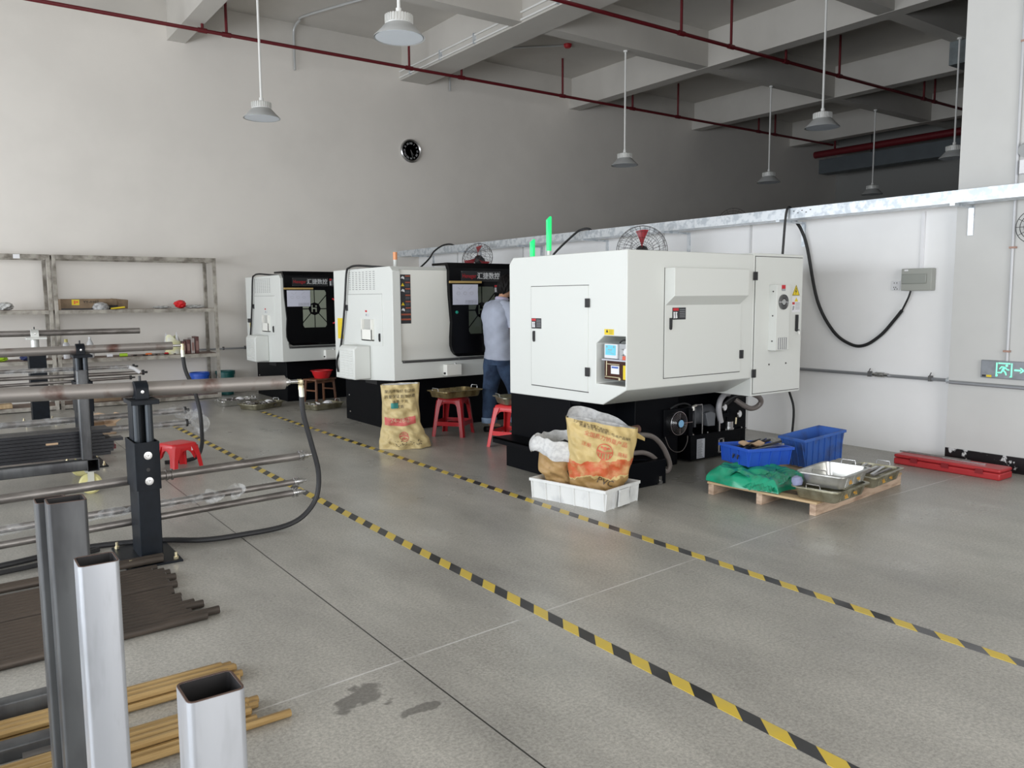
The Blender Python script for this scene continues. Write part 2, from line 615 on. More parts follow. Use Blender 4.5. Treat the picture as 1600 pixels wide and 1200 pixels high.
def floor_mat():
    m, nt, b = nt_new('polished_concrete')
    co = objco(nt)
    big = noise(nt, co, 0.45, 5, 0.6)
    mid = noise(nt, objco(nt, (1.0, 0.35, 1)), 1.9, 6, 0.65)
    fine = noise(nt, co, 75, 3, 0.8)
    c = ramp(nt, big, [(0.3, (0.305, 0.296, 0.277)), (0.7, (0.39, 0.379, 0.356))])
    c = mixc(nt, 0.85, c, ramp(nt, mid, [(0.3, (0.36, 0.355, 0.34)), (0.72, (0.66, 0.65, 0.62))]), 'OVERLAY')
    c = mixc(nt, 0.42, c, ramp(nt, fine, [(0.36, (0.22,) * 3), (0.64, (0.78,) * 3)]), 'OVERLAY')
    sx = N(nt, 'ShaderNodeSeparateXYZ')
    nt.links.new(co, sx.inputs[0])
    X, Y = sx.outputs[0], sx.outputs[1]

    def band(v, centre, half):
        d = math_(nt, 'ABSOLUTE', math_(nt, 'SUBTRACT', v, centre))
        return math_(nt, 'LESS_THAN', d, half)
    # control joint running away from the camera, dark
    j1 = band(X, 1.459, 0.0035)
    c = mixc(nt, j1, c, (0.030, 0.028, 0.026))
    # cross joint, thin pale line with worn gaps
    yy = math_(nt, 'SUBTRACT', Y, math_(nt, 'MULTIPLY', math_(nt, 'MINIMUM', math_(nt, 'SUBTRACT', X, 1.459), 3.4), 0.078))
    gaps = ramp(nt, noise(nt, objco(nt, (1, 0.02, 1)), 3.0, 3), [(0.40, (0.25,) * 3), (0.52, (1, 1, 1))])
    j2 = math_(nt, 'MULTIPLY', band(yy, 2.80, 0.005), math_(nt, 'LESS_THAN', X, 6.9))
    c = mixc(nt, math_(nt, 'MULTIPLY', j2, math_(nt, 'MULTIPLY', gaps, 0.7)), c, (0.66, 0.65, 0.63))
    # second cross joint further back, faint dark
    j3 = band(Y, 7.0, 0.004)
    c = mixc(nt, math_(nt, 'MULTIPLY', j3, 0.4), c, (0.06, 0.058, 0.055))
    # oil and water stains
    def blot(cx, cy, rx, ry, thr, amt, col, c, sc=5.0, slope=8.0, na=2.2):
        dx = math_(nt, 'DIVIDE', math_(nt, 'SUBTRACT', X, cx), rx)
        dy = math_(nt, 'DIVIDE', math_(nt, 'SUBTRACT', Y, cy), ry)
        d = math_(nt, 'SQRT', math_(nt, 'ADD', math_(nt, 'MULTIPLY', dx, dx), math_(nt, 'MULTIPLY', dy, dy)))
        f = math_(nt, 'SUBTRACT', 1.0, d)
        f = math_(nt, 'ADD', f, math_(nt, 'MULTIPLY', math_(nt, 'SUBTRACT', noise(nt, co, sc, 3), 0.5), na))
        f = math_(nt, 'MULTIPLY', math_(nt, 'SUBTRACT', f, thr), slope)
        n = N(nt, 'ShaderNodeClamp')
        nt.links.new(f, n.inputs[0])
        g = math_(nt, 'MULTIPLY', n.outputs[0], math_(nt, 'LESS_THAN', d, 1.3))
        return mixc(nt, math_(nt, 'MULTIPLY', g, amt), c, col)
    c = blot(1.18, 2.62, 0.30, 0.20, 0.62, 0.62, (0.055, 0.05, 0.045), c, 7)
    c = blot(1.32, 2.42, 0.14, 0.05, 0.45, 0.6, (0.055, 0.05, 0.045), c, 9)
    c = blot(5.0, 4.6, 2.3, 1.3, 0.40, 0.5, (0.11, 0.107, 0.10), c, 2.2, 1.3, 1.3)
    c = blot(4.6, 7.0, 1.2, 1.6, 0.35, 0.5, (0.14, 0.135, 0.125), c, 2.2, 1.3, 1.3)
    c = blot(2.5, 5.6, 0.9, 1.2, 0.45, 0.35, (0.17, 0.13, 0.11), c, 2.5, 1.3, 1.3)
    nt.links.new(c, b.inputs['Base Color'])
    r = ramp(nt, noise(nt, co, 1.3, 5), [(0.3, (0.24,) * 3), (0.7, (0.42,) * 3)])
    nt.links.new(r, b.inputs['Roughness'])
    b.inputs['Specular IOR Level'].default_value = 0.5
    bump(nt, b, fine, 0.06, 0.002)
    return m


def tape_mat(name, y0, pitch, skew, x0, grey):
    m, nt, b = nt_new(name)
    co = objco(nt)
    sx = N(nt, 'ShaderNodeSeparateXYZ')
    nt.links.new(co, sx.inputs[0])
    t = math_(nt, 'SUBTRACT', sx.outputs[1], math_(nt, 'MULTIPLY', math_(nt, 'SUBTRACT', sx.outputs[0], x0), skew))
    t = math_(nt, 'DIVIDE', math_(nt, 'SUBTRACT', t, y0), pitch)
    fr = math_(nt, 'FRACT', math_(nt, 'ADD', t, 100.0))
    isy = math_(nt, 'GREATER_THAN', fr, 0.5)
    dk = ramp(nt, noise(nt, objco(nt, (0.01, 1, 1)), 1.1, 2), [(0.45, (0.012, 0.012, 0.013)), (0.60, grey)])
    ye = ramp(nt, noise(nt, co, 9, 4), [(0.3, (0.66, 0.47, 0.045)), (0.8, (0.55, 0.42, 0.09))])
    nt.links.new(mixc(nt, isy, dk, ye), b.inputs['Base Color'])
    b.inputs['Roughness'].default_value = 0.42
    return m


def sack_mat(name, base, stains, dirt, dirt_z, band=None, band_col=None):
    m, nt, b = nt_new(name)
    co = objco(nt)
    n1 = noise(nt, co, 9, 5, 0.6)
    c = ramp(nt, n1, [(0.35, base), (0.75, tuple(x * 0.78 for x in base))])
    sx = N(nt, 'ShaderNodeSeparateXYZ')
    nt.links.new(co, sx.inputs[0])
    z = math_(nt, 'ADD', sx.outputs[2], math_(nt, 'MULTIPLY', math_(nt, 'SUBTRACT', noise(nt, co, 6, 3), 0.5), 0.18))
    g = math_(nt, 'LESS_THAN', z, dirt_z)
    c = mixc(nt, math_(nt, 'MULTIPLY', g, 0.85), c, dirt)
    if band:
        g2 = math_(nt, 'MULTIPLY', math_(nt, 'GREATER_THAN', z, band[0]), math_(nt, 'LESS_THAN', z, band[1]))
        wear = ramp(nt, noise(nt, co, 15, 4), [(0.42, (1, 1, 1)), (0.66, (0.35,) * 3)])
        c = mixc(nt, math_(nt, 'MULTIPLY', g2, wear), c, band_col)
    if stains:
        s_ = ramp(nt, noise(nt, co, 14, 3), [(0.62, (0, 0, 0)), (0.7, (1, 1, 1))])
        c = mixc(nt, math_(nt, 'MULTIPLY', s_, 0.5), c, stains)
    nt.links.new(c, b.inputs['Base Color'])
    b.inputs['Roughness'].default_value = 0.55
    wv = noise(nt, co, 11, 4, 0.5)
    bump(nt, b, wv, 0.55, 0.03)
    return m


# ---------------------------------------------------------------- the room
XL, XR, YF, YB, ZC = -4.6, 20.2, -4.0, 12.93, 5.85
fl = MB().add([(XL, YF, 0), (XR, YF, 0), (XR, YB + 0.1, 0), (XL, YB + 0.1, 0), (XL, YF, -0.1), (XR, YF, -0.1), (XR, YB + .1, -0.1), (XL, YB + .1, -0.1)],
              [(0, 1, 2, 3), (7, 6, 5, 4), (0, 4, 5, 1), (1, 5, 6, 2), (2, 6, 7, 3), (3, 7, 4, 0)])
S('floor', fl, floor_mat())
dark_wall = mat('low_bounce_wall_grey', (0.30, 0.30, 0.29), 0.85)  # dark tone added to cut bounced light on ceiling and hall
cb = MB().box(XL - 0.2, XR + 0.2, YF - 0.2, YB + 0.2, ZC, ZC + 0.15)
# coffer ribs: along the depth, and across
for xa in (-0.6, 3.08, 10.78, 14.43, 18.1):
    cb.box(xa, xa + 0.26, YF, YB, 5.27, ZC + 0.01)
cb.box(6.93, 7.45, YF, YB, 5.262, ZC + 0.01)
cb.box(-4.4, -4.0, YF, YB, 5.262, ZC + 0.01)
for ya in (9.33, 6.12, 2.9, -0.3):
    cb.box(XL, XR, ya, ya + 0.24, 5.274, ZC + 0.008)
cb.box(XL, XR, YB - 0.07, YB, 5.50, ZC + 0.01)
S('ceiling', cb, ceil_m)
S('wall_back', MB().box(XL - 0.2, XR + 0.2, YB, YB + 0.2, -0.1, ZC + 0.1), wall_m)
# left wall with a long daylight opening
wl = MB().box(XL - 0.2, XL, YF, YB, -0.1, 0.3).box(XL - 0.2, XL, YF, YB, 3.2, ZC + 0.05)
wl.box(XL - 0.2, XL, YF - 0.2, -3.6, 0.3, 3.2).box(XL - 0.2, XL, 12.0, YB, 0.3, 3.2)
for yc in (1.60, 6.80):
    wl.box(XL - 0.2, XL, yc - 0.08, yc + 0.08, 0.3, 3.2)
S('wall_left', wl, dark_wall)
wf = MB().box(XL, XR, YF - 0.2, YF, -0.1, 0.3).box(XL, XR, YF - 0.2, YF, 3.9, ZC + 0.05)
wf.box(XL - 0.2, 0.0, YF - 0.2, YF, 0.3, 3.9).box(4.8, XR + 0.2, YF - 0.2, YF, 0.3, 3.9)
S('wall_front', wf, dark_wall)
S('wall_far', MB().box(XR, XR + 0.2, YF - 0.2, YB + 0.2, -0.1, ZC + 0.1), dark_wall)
# low partition with its full height pier on the right
pt = MB().box(7.24, 7.36, 3.42, YB, 0, 2.325).xf(Matrix.Identity(4))
S('wall_partition', pt, part_m)
S('wall_right', MB().box(7.14, 7.40, YF, 3.42, 0, ZC + 0.01), mat('pier_paint', (0.60, 0.60, 0.585), 0.7, var=0.04, scale=2.0))
# raised cover strips over the partition joints
cs = MB()
for yc in (5.62, 6.9, 7.45, 9.25, 9.75, 11.6):
    cs.box(7.228, 7.241, yc - 0.012, yc + 0.012, 0.0, 2.32)
S('trim_1', cs, mat('cover_strip', (0.62, 0.62, 0.62), 0.5), None)
# black painted skirting with peeled patches, on the pier
sk, nt, b = nt_new('peeling_black_skirting')
co = objco(nt, (1, 1, 1))
nt.links.new(ramp(nt, noise(nt, co, 9, 5, 0.65), [(0.56, (0.008, 0.008, 0.009)), (0.60, (0.62, 0.62, 0.62))]), b.inputs['Base Color'])
b.inputs['Roughness'].default_value = 0.3
S('baseboard_right', MB().box(7.128, 7.145, YF, 3.415, 0.0, 0.135), sk)

# ---------------------------------------------------------------- floor tapes
t1 = MB().box(2.180, 2.244, -1.5, 10.05, 0.0, 0.0018)
TO('floor_marking_tape', 'long black and yellow striped floor tape nearer the camera, starting under the steel racks', 'floor tape', t1,
   tape_mat('striped_tape_near', 1.751 - 0.109, 0.2165, 1.30, 2.235, (0.05, 0.05, 0.052)), loc=(0, 0, 0))
t2 = MB().box(3.398, 3.458, -1.5, 10.4, 0.0, 0.0018)
TO('floor_marking_tape', 'black and yellow striped floor tape running along the machines and white crate', 'floor tape', t2,
   tape_mat('striped_tape_far', 2.751 - 0.099, 0.198, 1.0, 3.455, (0.13, 0.13, 0.135)), loc=(0, 0, 0))

# ---------------------------------------------------------------- ceiling services
def red_run(y, x0, x1, drops, label, z=5.18, r=0.026):
    t = T('sprinkler_pipe', label, 'pipe', (x0, y, z), 'dark red sprinkler pipes under the ceiling')
    mb = MB().cyl((x0, y, z), (x1, y, z), r, n=12)
    for xd, zz in drops:
        mb.cyl((xd - 0.06, y, z), (xd + 0.06, y, z), r * 1.35, n=12)
    O('pipe_run', mb, red_pipe, t)
    for xd, zz in drops:
        O('hanger_rod', MB().cyl((xd, y, z), (xd, y, zz), 0.02, n=10), red_pipe, t)


red_run(11.9, 0.9, 18.4, [(3.31, 5.85), (3.64, 5.85), (6.55, 5.85), (7.55, 5.85), (9.76, 5.85), (11.55, 5.85), (12.85, 5.85), (15.5, 5.85), (16.1, 5.85)],
        'dark red pipe with hangers running along the far wall below the ceiling')
red_run(8.2, 2.0, 18.4, [(8.9, 5.85), (9.98, 5.85), (11.32, 5.85), (12.8, 5.85), (15.6, 5.85), (16.0, 5.85)],
        'dark red pipe with hangers crossing the middle of the ceiling')
t = T('water_main', 'thick dark red water main above the grey duct at the far end', 'pipe', (18.5, 8, 5.02))
O('pipe_run', MB().cyl((18.5, YF + 0.1, 5.02), (18.5, 12.45, 5.02), 0.085, n=18), red_pipe, t)
for yy in (11.9, 8.2):
    O('hanger_rod', MB().cyl((18.5, yy, 5.05), (18.5, yy, 5.85), 0.025, n=8), red_pipe, t)
t = T('air_duct', 'long dark grey rectangular air duct under the red main at the far end', 'duct', (18.8, 8, 4.6))
O('duct', MB().box(18.75, 19.15, YF + .1, 12.5, 4.58, 4.93), concrete_d, t)
for yy in (4.0, 7.5, 11.2):
    O('hanger_rod', MB().cyl((18.95, yy, 4.93), (18.95, yy, 5.85), 0.012, n=6), black_mt, t)
t = T('duct_end_box', 'small galvanized box hung high beside the white pier', 'duct', (12.3, 5.8, 4.9))
for xx_, yy_ in ((12.84, 5.9), (13.2, 5.9), (12.84, 6.05), (13.2, 6.05)):
    O('hanger_rod', MB().cyl((xx_, yy_, 5.2), (xx_, yy_, 5.85), .008, n=6), zinc, t)
O('box_body', MB().box(12.80, 13.25, 5.85, 6.37, 4.93, 5.272), mat('dull_galvanized', (0.22, 0.25, 0.26), 0.5, 0.5, var=0.2, scale=9), t, bevel=0.004)
# conduits under the main beam
t = T('beam_conduit', 'pair of thin metal conduits clipped along the edge of the big ceiling beam', 'conduit', (6.9, 6, 5.27))
for xx, zz in ((6.905, 5.30), (6.905, 5.40)):
    O('conduit', MB().cyl((xx, 0.5, zz), (xx, 12.9, zz), 0.014, n=8), rod_white, t)
for k in range(12):
    O('clip', MB().box(6.885, 6.93, 1.5 + k, 1.53 + k, 5.275, 5.425), zinc, t)
t = T('wall_conduit', 'thin grey conduit bending from the ceiling slab down onto the far wall', 'conduit', (5.0, 12.7, 5.4))
O('conduit', MB().tube([(6.0, 9.8, 5.83), (5.06, 12.2, 5.83), (5.0, 12.6, 5.82), (4.99, 12.80, 5.76), (4.99, 12.84, 5.6), (4.99, 12.84, 5.12)], 0.018, 8, smooth_path=4), lamp_sh, t)
t = T('detector_conduit', 'thin conduit with a small red detector in the darker ceiling bay', 'conduit', (9.3, 11.2, 5.8))
O('conduit', MB().tube([(9.3, 11.2, 5.83), (7.95, 12.5, 5.83), (7.9, 12.78, 5.8), (7.9, 12.84, 5.7), (7.9, 12.84, 5.2)], 0.016, 8, smooth_path=4), lamp_sh, t)
O('detector', MB().lathe((9.3, 11.2, 5.85), [(0.07, 0), (0.07, -0.03), (0.05, -0.06), (0.0, -0.065)], 16), red_l, t)


def pendant(x, y, zb, label, s=1.0):
    t = T('pendant_lamp', label, 'lamp', (x, y, zb), 'high bay pendant lamps')
    O('suspension_rod', MB().cyl((x, y, zb + 0.20 * s), (x, y, 5.275), 0.014, n=10).cyl((x, y, zb + .2 * s), (x, y, zb + .235 * s), 0.024, n=10), rod_white, t)
    O('canopy_plate', MB().cyl((x, y, 5.25), (x, y, 5.276), 0.035, n=12), rod_white, t)
    hs = MB().lathe((x, y, zb), [(0.0, .20 * s), (.05 * s, .195 * s), (.10 * s, .18 * s), (.105 * s, .115 * s), (.09 * s, .10 * s)], 24)
    for k in range(28):
        a = 2 * PI * k / 28
        m_ = Matrix.Translation((x + .108 * s * math.cos(a), y + .108 * s * math.sin(a), zb + .147 * s)) @ Matrix.Rotation(a, 4, 'Z')
        hs.boxM(m_, .016 * s, .006 * s, .062 * s)
    O('heat_sink', hs, lamp_fin, t)
    O('shade', MB().lathe((x, y, zb), [(.10 * s, .112 * s), (.125 * s, .095 * s), (.165 * s, .05 * s), (.21 * s, .006 * s), (.212 * s, 0),
                                       (.205 * s, .002 * s), (.16 * s, .046 * s), (.12 * s, .09 * s), (.0, .092 * s)], 36), lamp_sh, t)
    O('lens', MB().lathe((x, y, zb), [(0, .012 * s), (.14 * s, .012 * s), (.196 * s, .006 * s), (.196 * s, .003 * s), (0, .003 * s)], 32), lens_daylight, t)


pendant(3.27, 6.1, 3.59, 'large pendant lamp with ribbed heat sink at the top middle of the photo')
pendant(3.29, 9.55, 3.57, 'pendant lamp on a long rod before the far wall, left of the clock')
pendant(9.03, 9.47, 3.53, 'pendant lamp hanging just right of the wall clock over the dark hall')
pendant(12.70, 9.50, 3.55, 'pendant lamp on thin rod, between the two lamps right of the clock')
pendant(16.08, 9.45, 3.56, 'small far pendant lamp lowest over the cable tray')
pendant(9.27, 6.15, 3.57, 'mid-sized dark pendant lamp hanging from the second ceiling rib, right of centre')
pendant(12.71, 6.18, 3.52, 'pendant lamp partly hidden by the white pier on the right')

# ---------------------------------------------------------------- wall clock
t = T('wall_clock', 'round black wall clock with chrome rim on the far wall', 'clock', (7.107, 12.90, 4.07))
ck = (7.107, 12.93, 4.075)
O('rim', MB().lathe(ck, [(0.165, 0), (0.205, 0), (0.205, 0.03), (0.19, 0.045), (0.168, 0.03)], 40, axis=(0, -1, 0), loop=True), chrome, t)
O('dial', MB().lathe(ck, [(0.0, 0.018), (0.17, 0.018)], 40, axis=(0, -1, 0)), mat('clock_black', (0.008, 0.009, 0.010), 0.7, spec=0.1), t)
nm = MB()
rom = ['XII', 'I', 'II', 'III', 'IIII', 'V', 'VI', 'VII', 'VIII', 'IX', 'X', 'XI']
for k, s_ in enumerate(rom):
    a = PI / 2 - k * PI / 6
    tb = text_mb(s_, 0.05, 0.001)
    tb.xf(Matrix.Translation((ck[0] + 0.128 * math.cos(a), 12.908, ck[2] + 0.128 * math.sin(a))) @ frame((0, 0, 0), (math.cos(a - PI / 2), 0, math.sin(a - PI / 2)), (math.cos(a), 0, math.sin(a))))
    nm.add(tb.v, tb.f)
O('numerals', nm, mat('numeral_grey', (0.55, 0.56, 0.58), 0.4), t)
hd = MB()
for a, l in ((math.radians(-55), 0.09), (math.radians(-75), 0.13)):
    d = Vector((math.cos(a), 0, math.sin(a)))
    hd.tube([Vector((ck[0], 12.905, ck[2])) - d * 0.02, Vector((ck[0], 12.905, ck[2])) + d * l], [0.006, 0.003], 6)
O('hands', hd, mat('clock_hand', (0.12, 0.12, 0.12), 0.4), t)

# ================================================================ machines
UP = (0, 0, 1)


def warn_sticker(x, y, z, w_, h_, right, parent, red=True):
    """small black warning sticker with a red strip, white hand pictogram and grey lines"""
    F = frame((x, y, z), right)
    def rect(a0, a1, b0, b1, d):
        mb = MB().box(a0, a1, b0, b1, 0, d)
        return mb.xf(F)
    st = O('warning_sticker', rect(-w_ / 2, w_ / 2, -h_ / 2, h_ / 2, 0.0015), mat('sticker_black', (0.03, 0.03, 0.035), 0.5), parent)
    O('red_strip', rect(-w_ * .46, -w_ * .05, h_ * .24, h_ * .46, 0.0022), red_l, st)
    pic = MB()
    for dx in (-.36, -.20):
        pic.prism([(w_ * (dx - .06), -h_ * .40), (w_ * (dx + .07), -h_ * .36), (w_ * (dx + .02), 0), (w_ * (dx + .07), h_ * .12), (w_ * (dx - .07), h_ * .16)], 'z', 0, 0.0024)
    O('pictogram', pic.xf(F), white_l, st)
    ln = MB()
    for k in range(5):
        ln.box(w_ * .04, w_ * .44, h_ * (.30 - k * .15), h_ * (.34 - k * .15), 0, 0.0022)
    O('text_lines', ln.xf(F), grey_l, st)


def hinge(x, y, z, right, parent):
    F = frame((x, y, z), right)
    mb = MB().box(-.022, -.003, -.034, .034, 0, .012).box(.003, .022, -.034, .034, 0, .012).box(-.006, .006, -.034, .034, 0, .016)
    O('hinge', mb.xf(F), black_mt, parent, bevel=0.002)


def latch(x, y, z, right, parent, h_=0.09, w_=0.02, name='latch_handle'):
    F = frame((x, y, z), right)
    mb = MB().prism([(-w_ / 2, -h_ / 2 + .008), (0, -h_ / 2), (w_ / 2, -h_ / 2 + .008), (w_ / 2, h_ / 2), (-w_ / 2, h_ / 2)], 'z', 0, .014)
    mb.box(-w_ * .3, w_ * .3, -h_ * .3, h_ * .4, .014, .019)
    O(name, mb.xf(F), black_mt, parent, bevel=0.002)


# ---------------------------------------------------------------- nearest lathe, seen from its back
t = T('cnc_lathe', 'nearest white machine, seen from its back, with lubricator niche and hooded rear door', 'machine', (5.0, 4.9, 0))
m1 = t
LR = (0, -1, 0)     # "right" on faces that look towards -x
bd = MB().prism([(4.2, .79), (4.2, 1.80), (5.59, 1.80), (5.645, 1.745), (5.645, .64), (4.45, .66)], 'x', 4.04, 5.45)
body = O('body', bd, [white_p], t)
cut(body, MB().prism([(4.213, .815), (4.53, .815), (4.53, 1.117), (4.44, 1.178), (4.213, 1.178)], 'x', 3.9, 4.36))
bv = body.modifiers.new('bevel', 'BEVEL')
bv.width = 0.006
bv.segments = 2
bv.limit_method = 'ANGLE'
# left side door
dl = O('side_door', MB().box(4.034, 4.041, 4.618, 5.33, .742, 1.552), white_p, t, bevel=0.002)
gp = MB().box(4.0385, 4.0405, 4.612, 5.336, .734, .742).box(4.0385, 4.0405, 4.612, 5.336, 1.552, 1.557).box(4.0385, 4.0405, 5.33, 5.336, .734, 1.557)
O('door_gap', gp, groove_m, dl)
latch(4.034, 5.285, 1.145, LR, dl)
warn_sticker(4.033, 5.257, 1.252, 0.13, 0.085, LR, dl)
hinge(4.034, 4.620, 1.42, LR, t)
hinge(4.034, 4.617, 0.896, LR, t)
y_ = O('yellow_sticker', MB().box(4.037, 4.039, 4.335, 4.435, 1.186, 1.228), yellow_l, t)
tr = MB().prism([(-.012, -.010), (.012, -.010), (0, .012)], 'z', 0, .0015).xf(frame((4.0368, 4.405, 1.214), LR))
for k in range(4):
    tr.box(4.0362, 4.0368, 4.345, 4.385, 1.221 - k * .009, 1.223 - k * .009)
O('warning_print', tr, ink, y_)
# rear door with hood
dr = O('rear_door', MB().box(4.422, 5.300, 4.193, 4.201, .856, 1.672), white_p, t, bevel=0.002)
gp = MB().box(4.416, 5.30, 4.1985, 4.1995, .850, .856).box(4.416, 4.422, 4.1985, 4.1995, .85, 1.678).box(5.300, 5.303, 4.1985, 4.1995, .85, 1.40)
O('door_gap', gp, groove_m, dr)
O('door_hood', MB().prism([(4.200, 1.394), (4.105, 1.468), (4.105, 1.675), (4.200, 1.675)], 'x', 4.426, 5.277), white_p, dr, bevel=0.003)
latch(4.478, 4.193, 1.26, (1, 0, 0), dr)
warn_sticker(4.571, 4.192, 1.336, 0.145, 0.09, (1, 0, 0), dr)
hinge(5.308, 4.196, 0.995, (1, 0, 0), t)
# electrical cabinet
cabn = O('electrical_cabinet', MB().box(5.45, 6.118, 4.198, 5.645, .637, 1.812), white_p, t, bevel=0.005)
cd = O('cabinet_door', MB().box(5.472, 6.098, 4.190, 4.199, .66, 1.783), white_p, cabn, bevel=0.002)
gp = MB().box(5.466, 6.104, 4.1965, 4.1975, 1.783, 1.789).box(5.466, 5.472, 4.1965, 4.1975, .654, 1.789).box(6.098, 6.102, 4.1965, 4.1975, .654, 1.789).box(5.466, 6.104, 4.1965, 4.1975, .654, .66)
O('door_gap', gp, groove_m, cabn)
hinge(5.462, 4.192, 1.626, (1, 0, 0), cabn)
hinge(5.470, 4.192, 0.828, (1, 0, 0), cabn)
fb = O('fan_housing', MB().box(5.650, 5.829, 4.115, 4.191, 1.012, 1.556), white_p, t, bevel=0.003)
O('louvre_window', MB().box(5.683, 5.797, 4.1135, 4.1155, 1.02, 1.118), mat('shadow_recess', (0.25, 0.25, 0.27), 0.6), fb)
lv = MB()
for k in range(4):
    lv.box(5.692 + k * .026, 5.703 + k * .026, 4.111, 4.114, 1.022, 1.116)
O('louvre', lv, white_p, fb)
fc = (5.738, 4.114, 1.413)
O('fan_opening', MB().lathe(fc, [(0, .0), (.064, .0), (.064, .003), (0, .003)], 28, axis=(0, -1, 0)), black_mt, fb)
fm = MB().lathe(fc, [(0, .004), (.026, .004), (.024, .008), (0, .008)], 20, axis=(0, -1, 0)).box(5.678, 5.798, 4.104, 4.108, 1.410, 1.416)
for rr in (.038, .050, .062):
    fm.tube([(fc[0] + rr * math.cos(a * PI / 12), 4.107, fc[2] + rr * math.sin(a * PI / 12)) for a in range(24)], .0016, 5, closed=True)
O('fan_guard', fm, chrome, fb)
O('red_switch_plate', MB().box(5.712, 5.758, 4.111, 4.115, 1.513, 1.553), red_l, fb)
O('label_strip', MB().box(5.712, 5.758, 4.1105, 4.1145, 1.505, 1.522), grey_l, fb)
for zz in (1.50, 1.30, 1.09):
    O('bolt', MB().lathe((5.650, 4.15, zz), [(.006, 0), (.006, .004), (.003, .006), (0, .006)], 10, axis=(-1, 0, 0)), black_mt, fb)
for xx, zz in ((5.669, .892), (5.899, .892)):
    O('bolt', MB().lathe((xx, 4.19, zz), [(.007, 0), (.007, .004), (0, .006)], 10, axis=(0, -1, 0)), black_mt, t)
# electric hazard triangle and info sticker
tri = O('hazard_triangle', MB().prism([(5.962, 1.466), (6.068, 1.466), (6.015, 1.558)], 'y', 4.1885, 4.1905), yellow_l, t)
bo = MB()
tp = [Vector((5.962 + .006, 1.469)), Vector((6.062, 1.469)), Vector((6.015, 1.552))]
for i in range(3):
    a, b_ = tp[i], tp[(i + 1) % 3]
    bo.tube([(a.x, 4.188, a.y), (b_.x, 4.188, b_.y)], .0018, 4)
bo.prism([(6.018, 1.53), (6.002, 1.497), (6.013, 1.499), (6.008, 1.474), (6.026, 1.507), (6.015, 1.505), (6.024, 1.53)], 'y', 4.1878, 4.1887)
O('hazard_bolt', bo, ink, tri)
inf = O('info_sticker', MB().box(5.962, 6.078, 4.1885, 4.1905, 1.325, 1.455), white_l, t)
O('yellow_mark', MB().prism([(5.995, 1.415), (6.045, 1.415), (6.02, 1.45)], 'y', 4.1878, 4.1888), yellow_l, inf)
O('red_mark', MB().box(5.966, 6.0, 4.1878, 4.1888, 1.39, 1.41), red_l, inf)
ib = MB()
for k in range(5):
    ib.box(6.008, 6.072, 4.1878, 4.1888, 1.40 - k * .013, 1.405 - k * .013)
ib.prism([(5.968, 1.34), (5.99, 1.345), (5.998, 1.375), (5.975, 1.38)], 'y', 4.1878, 4.1888)
O('print', ib, grey_l, inf)
latch(6.029, 4.190, 1.23, (1, 0, 0), t, 0.145, 0.03, 'lock_handle')
O('key', MB().box(6.035, 6.045, 4.165, 4.18, 1.165, 1.175).tube([(6.04, 4.168, 1.168), (6.044, 4.166, 1.13)], .004, 6).lathe((6.04, 4.172, 1.17), [(0, 0), (.008, 0), (.008, .01), (0, .01)], 12, axis=(0, -1, 0)), chrome, t)
# black base
bs = MB().box(4.17, 6.17, 5.02, 5.62, 0.0, .66).box(4.16, 4.24, 4.98, 5.80, .0, .63).box(4.70, 5.22, 4.78, 5.1, 0.0, .665).box(4.17, 5.43, 4.86, 5.02, .60, .66)
bs.box(5.90, 6.17, 4.80, 5.03, .0, .64)
O('base_casting', bs, black_p, t, bevel=0.006)
O('coolant_pan', MB().box(4.25, 4.70, 4.95, 5.015, .22, .40), mat('coolant_green', (0.03, 0.055, 0.012), 0.35), t)
# chip and coolant tank pulled out below
tk = MB().box(4.005, 4.61, 4.34, 5.66, .0, .195)
tank = O('chip_tank', tk, black_p, t, bevel=0.004)
fl_ = MB()
fl_.box(3.93, 4.13, 4.98, 5.76, .236, .250).box(3.93, 3.95, 4.98, 5.76, .20, .25).box(4.13, 4.16, 4.98, 5.76, .19, .25)
O('tray_flange', fl_, black_p, tank, bevel=0.002)
O('tray_slope', MB().prism([(3.95, .24), (4.6, .18), (4.6, .19), (3.95, .25)], 'y', 4.4, 5.6), black_p, tank)
ch = MB()
for k in range(60):
    a, b_ = rnd.uniform(4.2, 4.5), rnd.uniform(4.9, 5.3)
    ch.boxM(Matrix.Translation((a, b_, .235 + rnd.uniform(0, .03))) @ Matrix.Rotation(rnd.uniform(0, 3), 4, Vector((rnd.random(), rnd.random(), rnd.random()))), .02, .004, .002)
o = O('metal_chips', ch, chrome, tank)
o['kind'] = 'stuff'
O('castor', MB().cyl((4.53, 4.315, .02), (4.53, 4.345, .02), .02, n=12).box(4.515, 4.545, 4.32, 4.34, .02, .07), chrome, tank)
# hoses
hose_m = mat('grey_brown_hose', (0.16, 0.14, 0.13), 0.3)
clear_h = mat('clear_ribbed_hose', (0.42, 0.42, 0.44), 0.25)
O('drain_hose', MB().tube([(4.30, 4.5, .385), (4.416, 4.42, .396), (4.528, 4.4, .368), (4.63, 4.4, .285), (4.697, 4.4, .179), (4.716, 4.4, .109), (4.677, 4.4, .075), (4.62, 4.42, .129), (4.58, 4.45, .18)], .020, 10, smooth_path=5), hose_m, t)
O('return_hose', MB().tube([(4.25, 4.5, .25), (4.308, 4.42, .262), (4.418, 4.4, .258), (4.51, 4.4, .222), (4.59, 4.42, .17)], .019, 10, smooth_path=5), hose_m, t)
O('rag_plug', MB().lathe((4.30, 4.42, .44), [(0, 0), (.03, .0), (.034, .03), (.03, .08), (0, .09)], 12, axis=(1, -.1, .12)), mat('brown_rag', (0.12, 0.06, 0.045), 0.8), t)
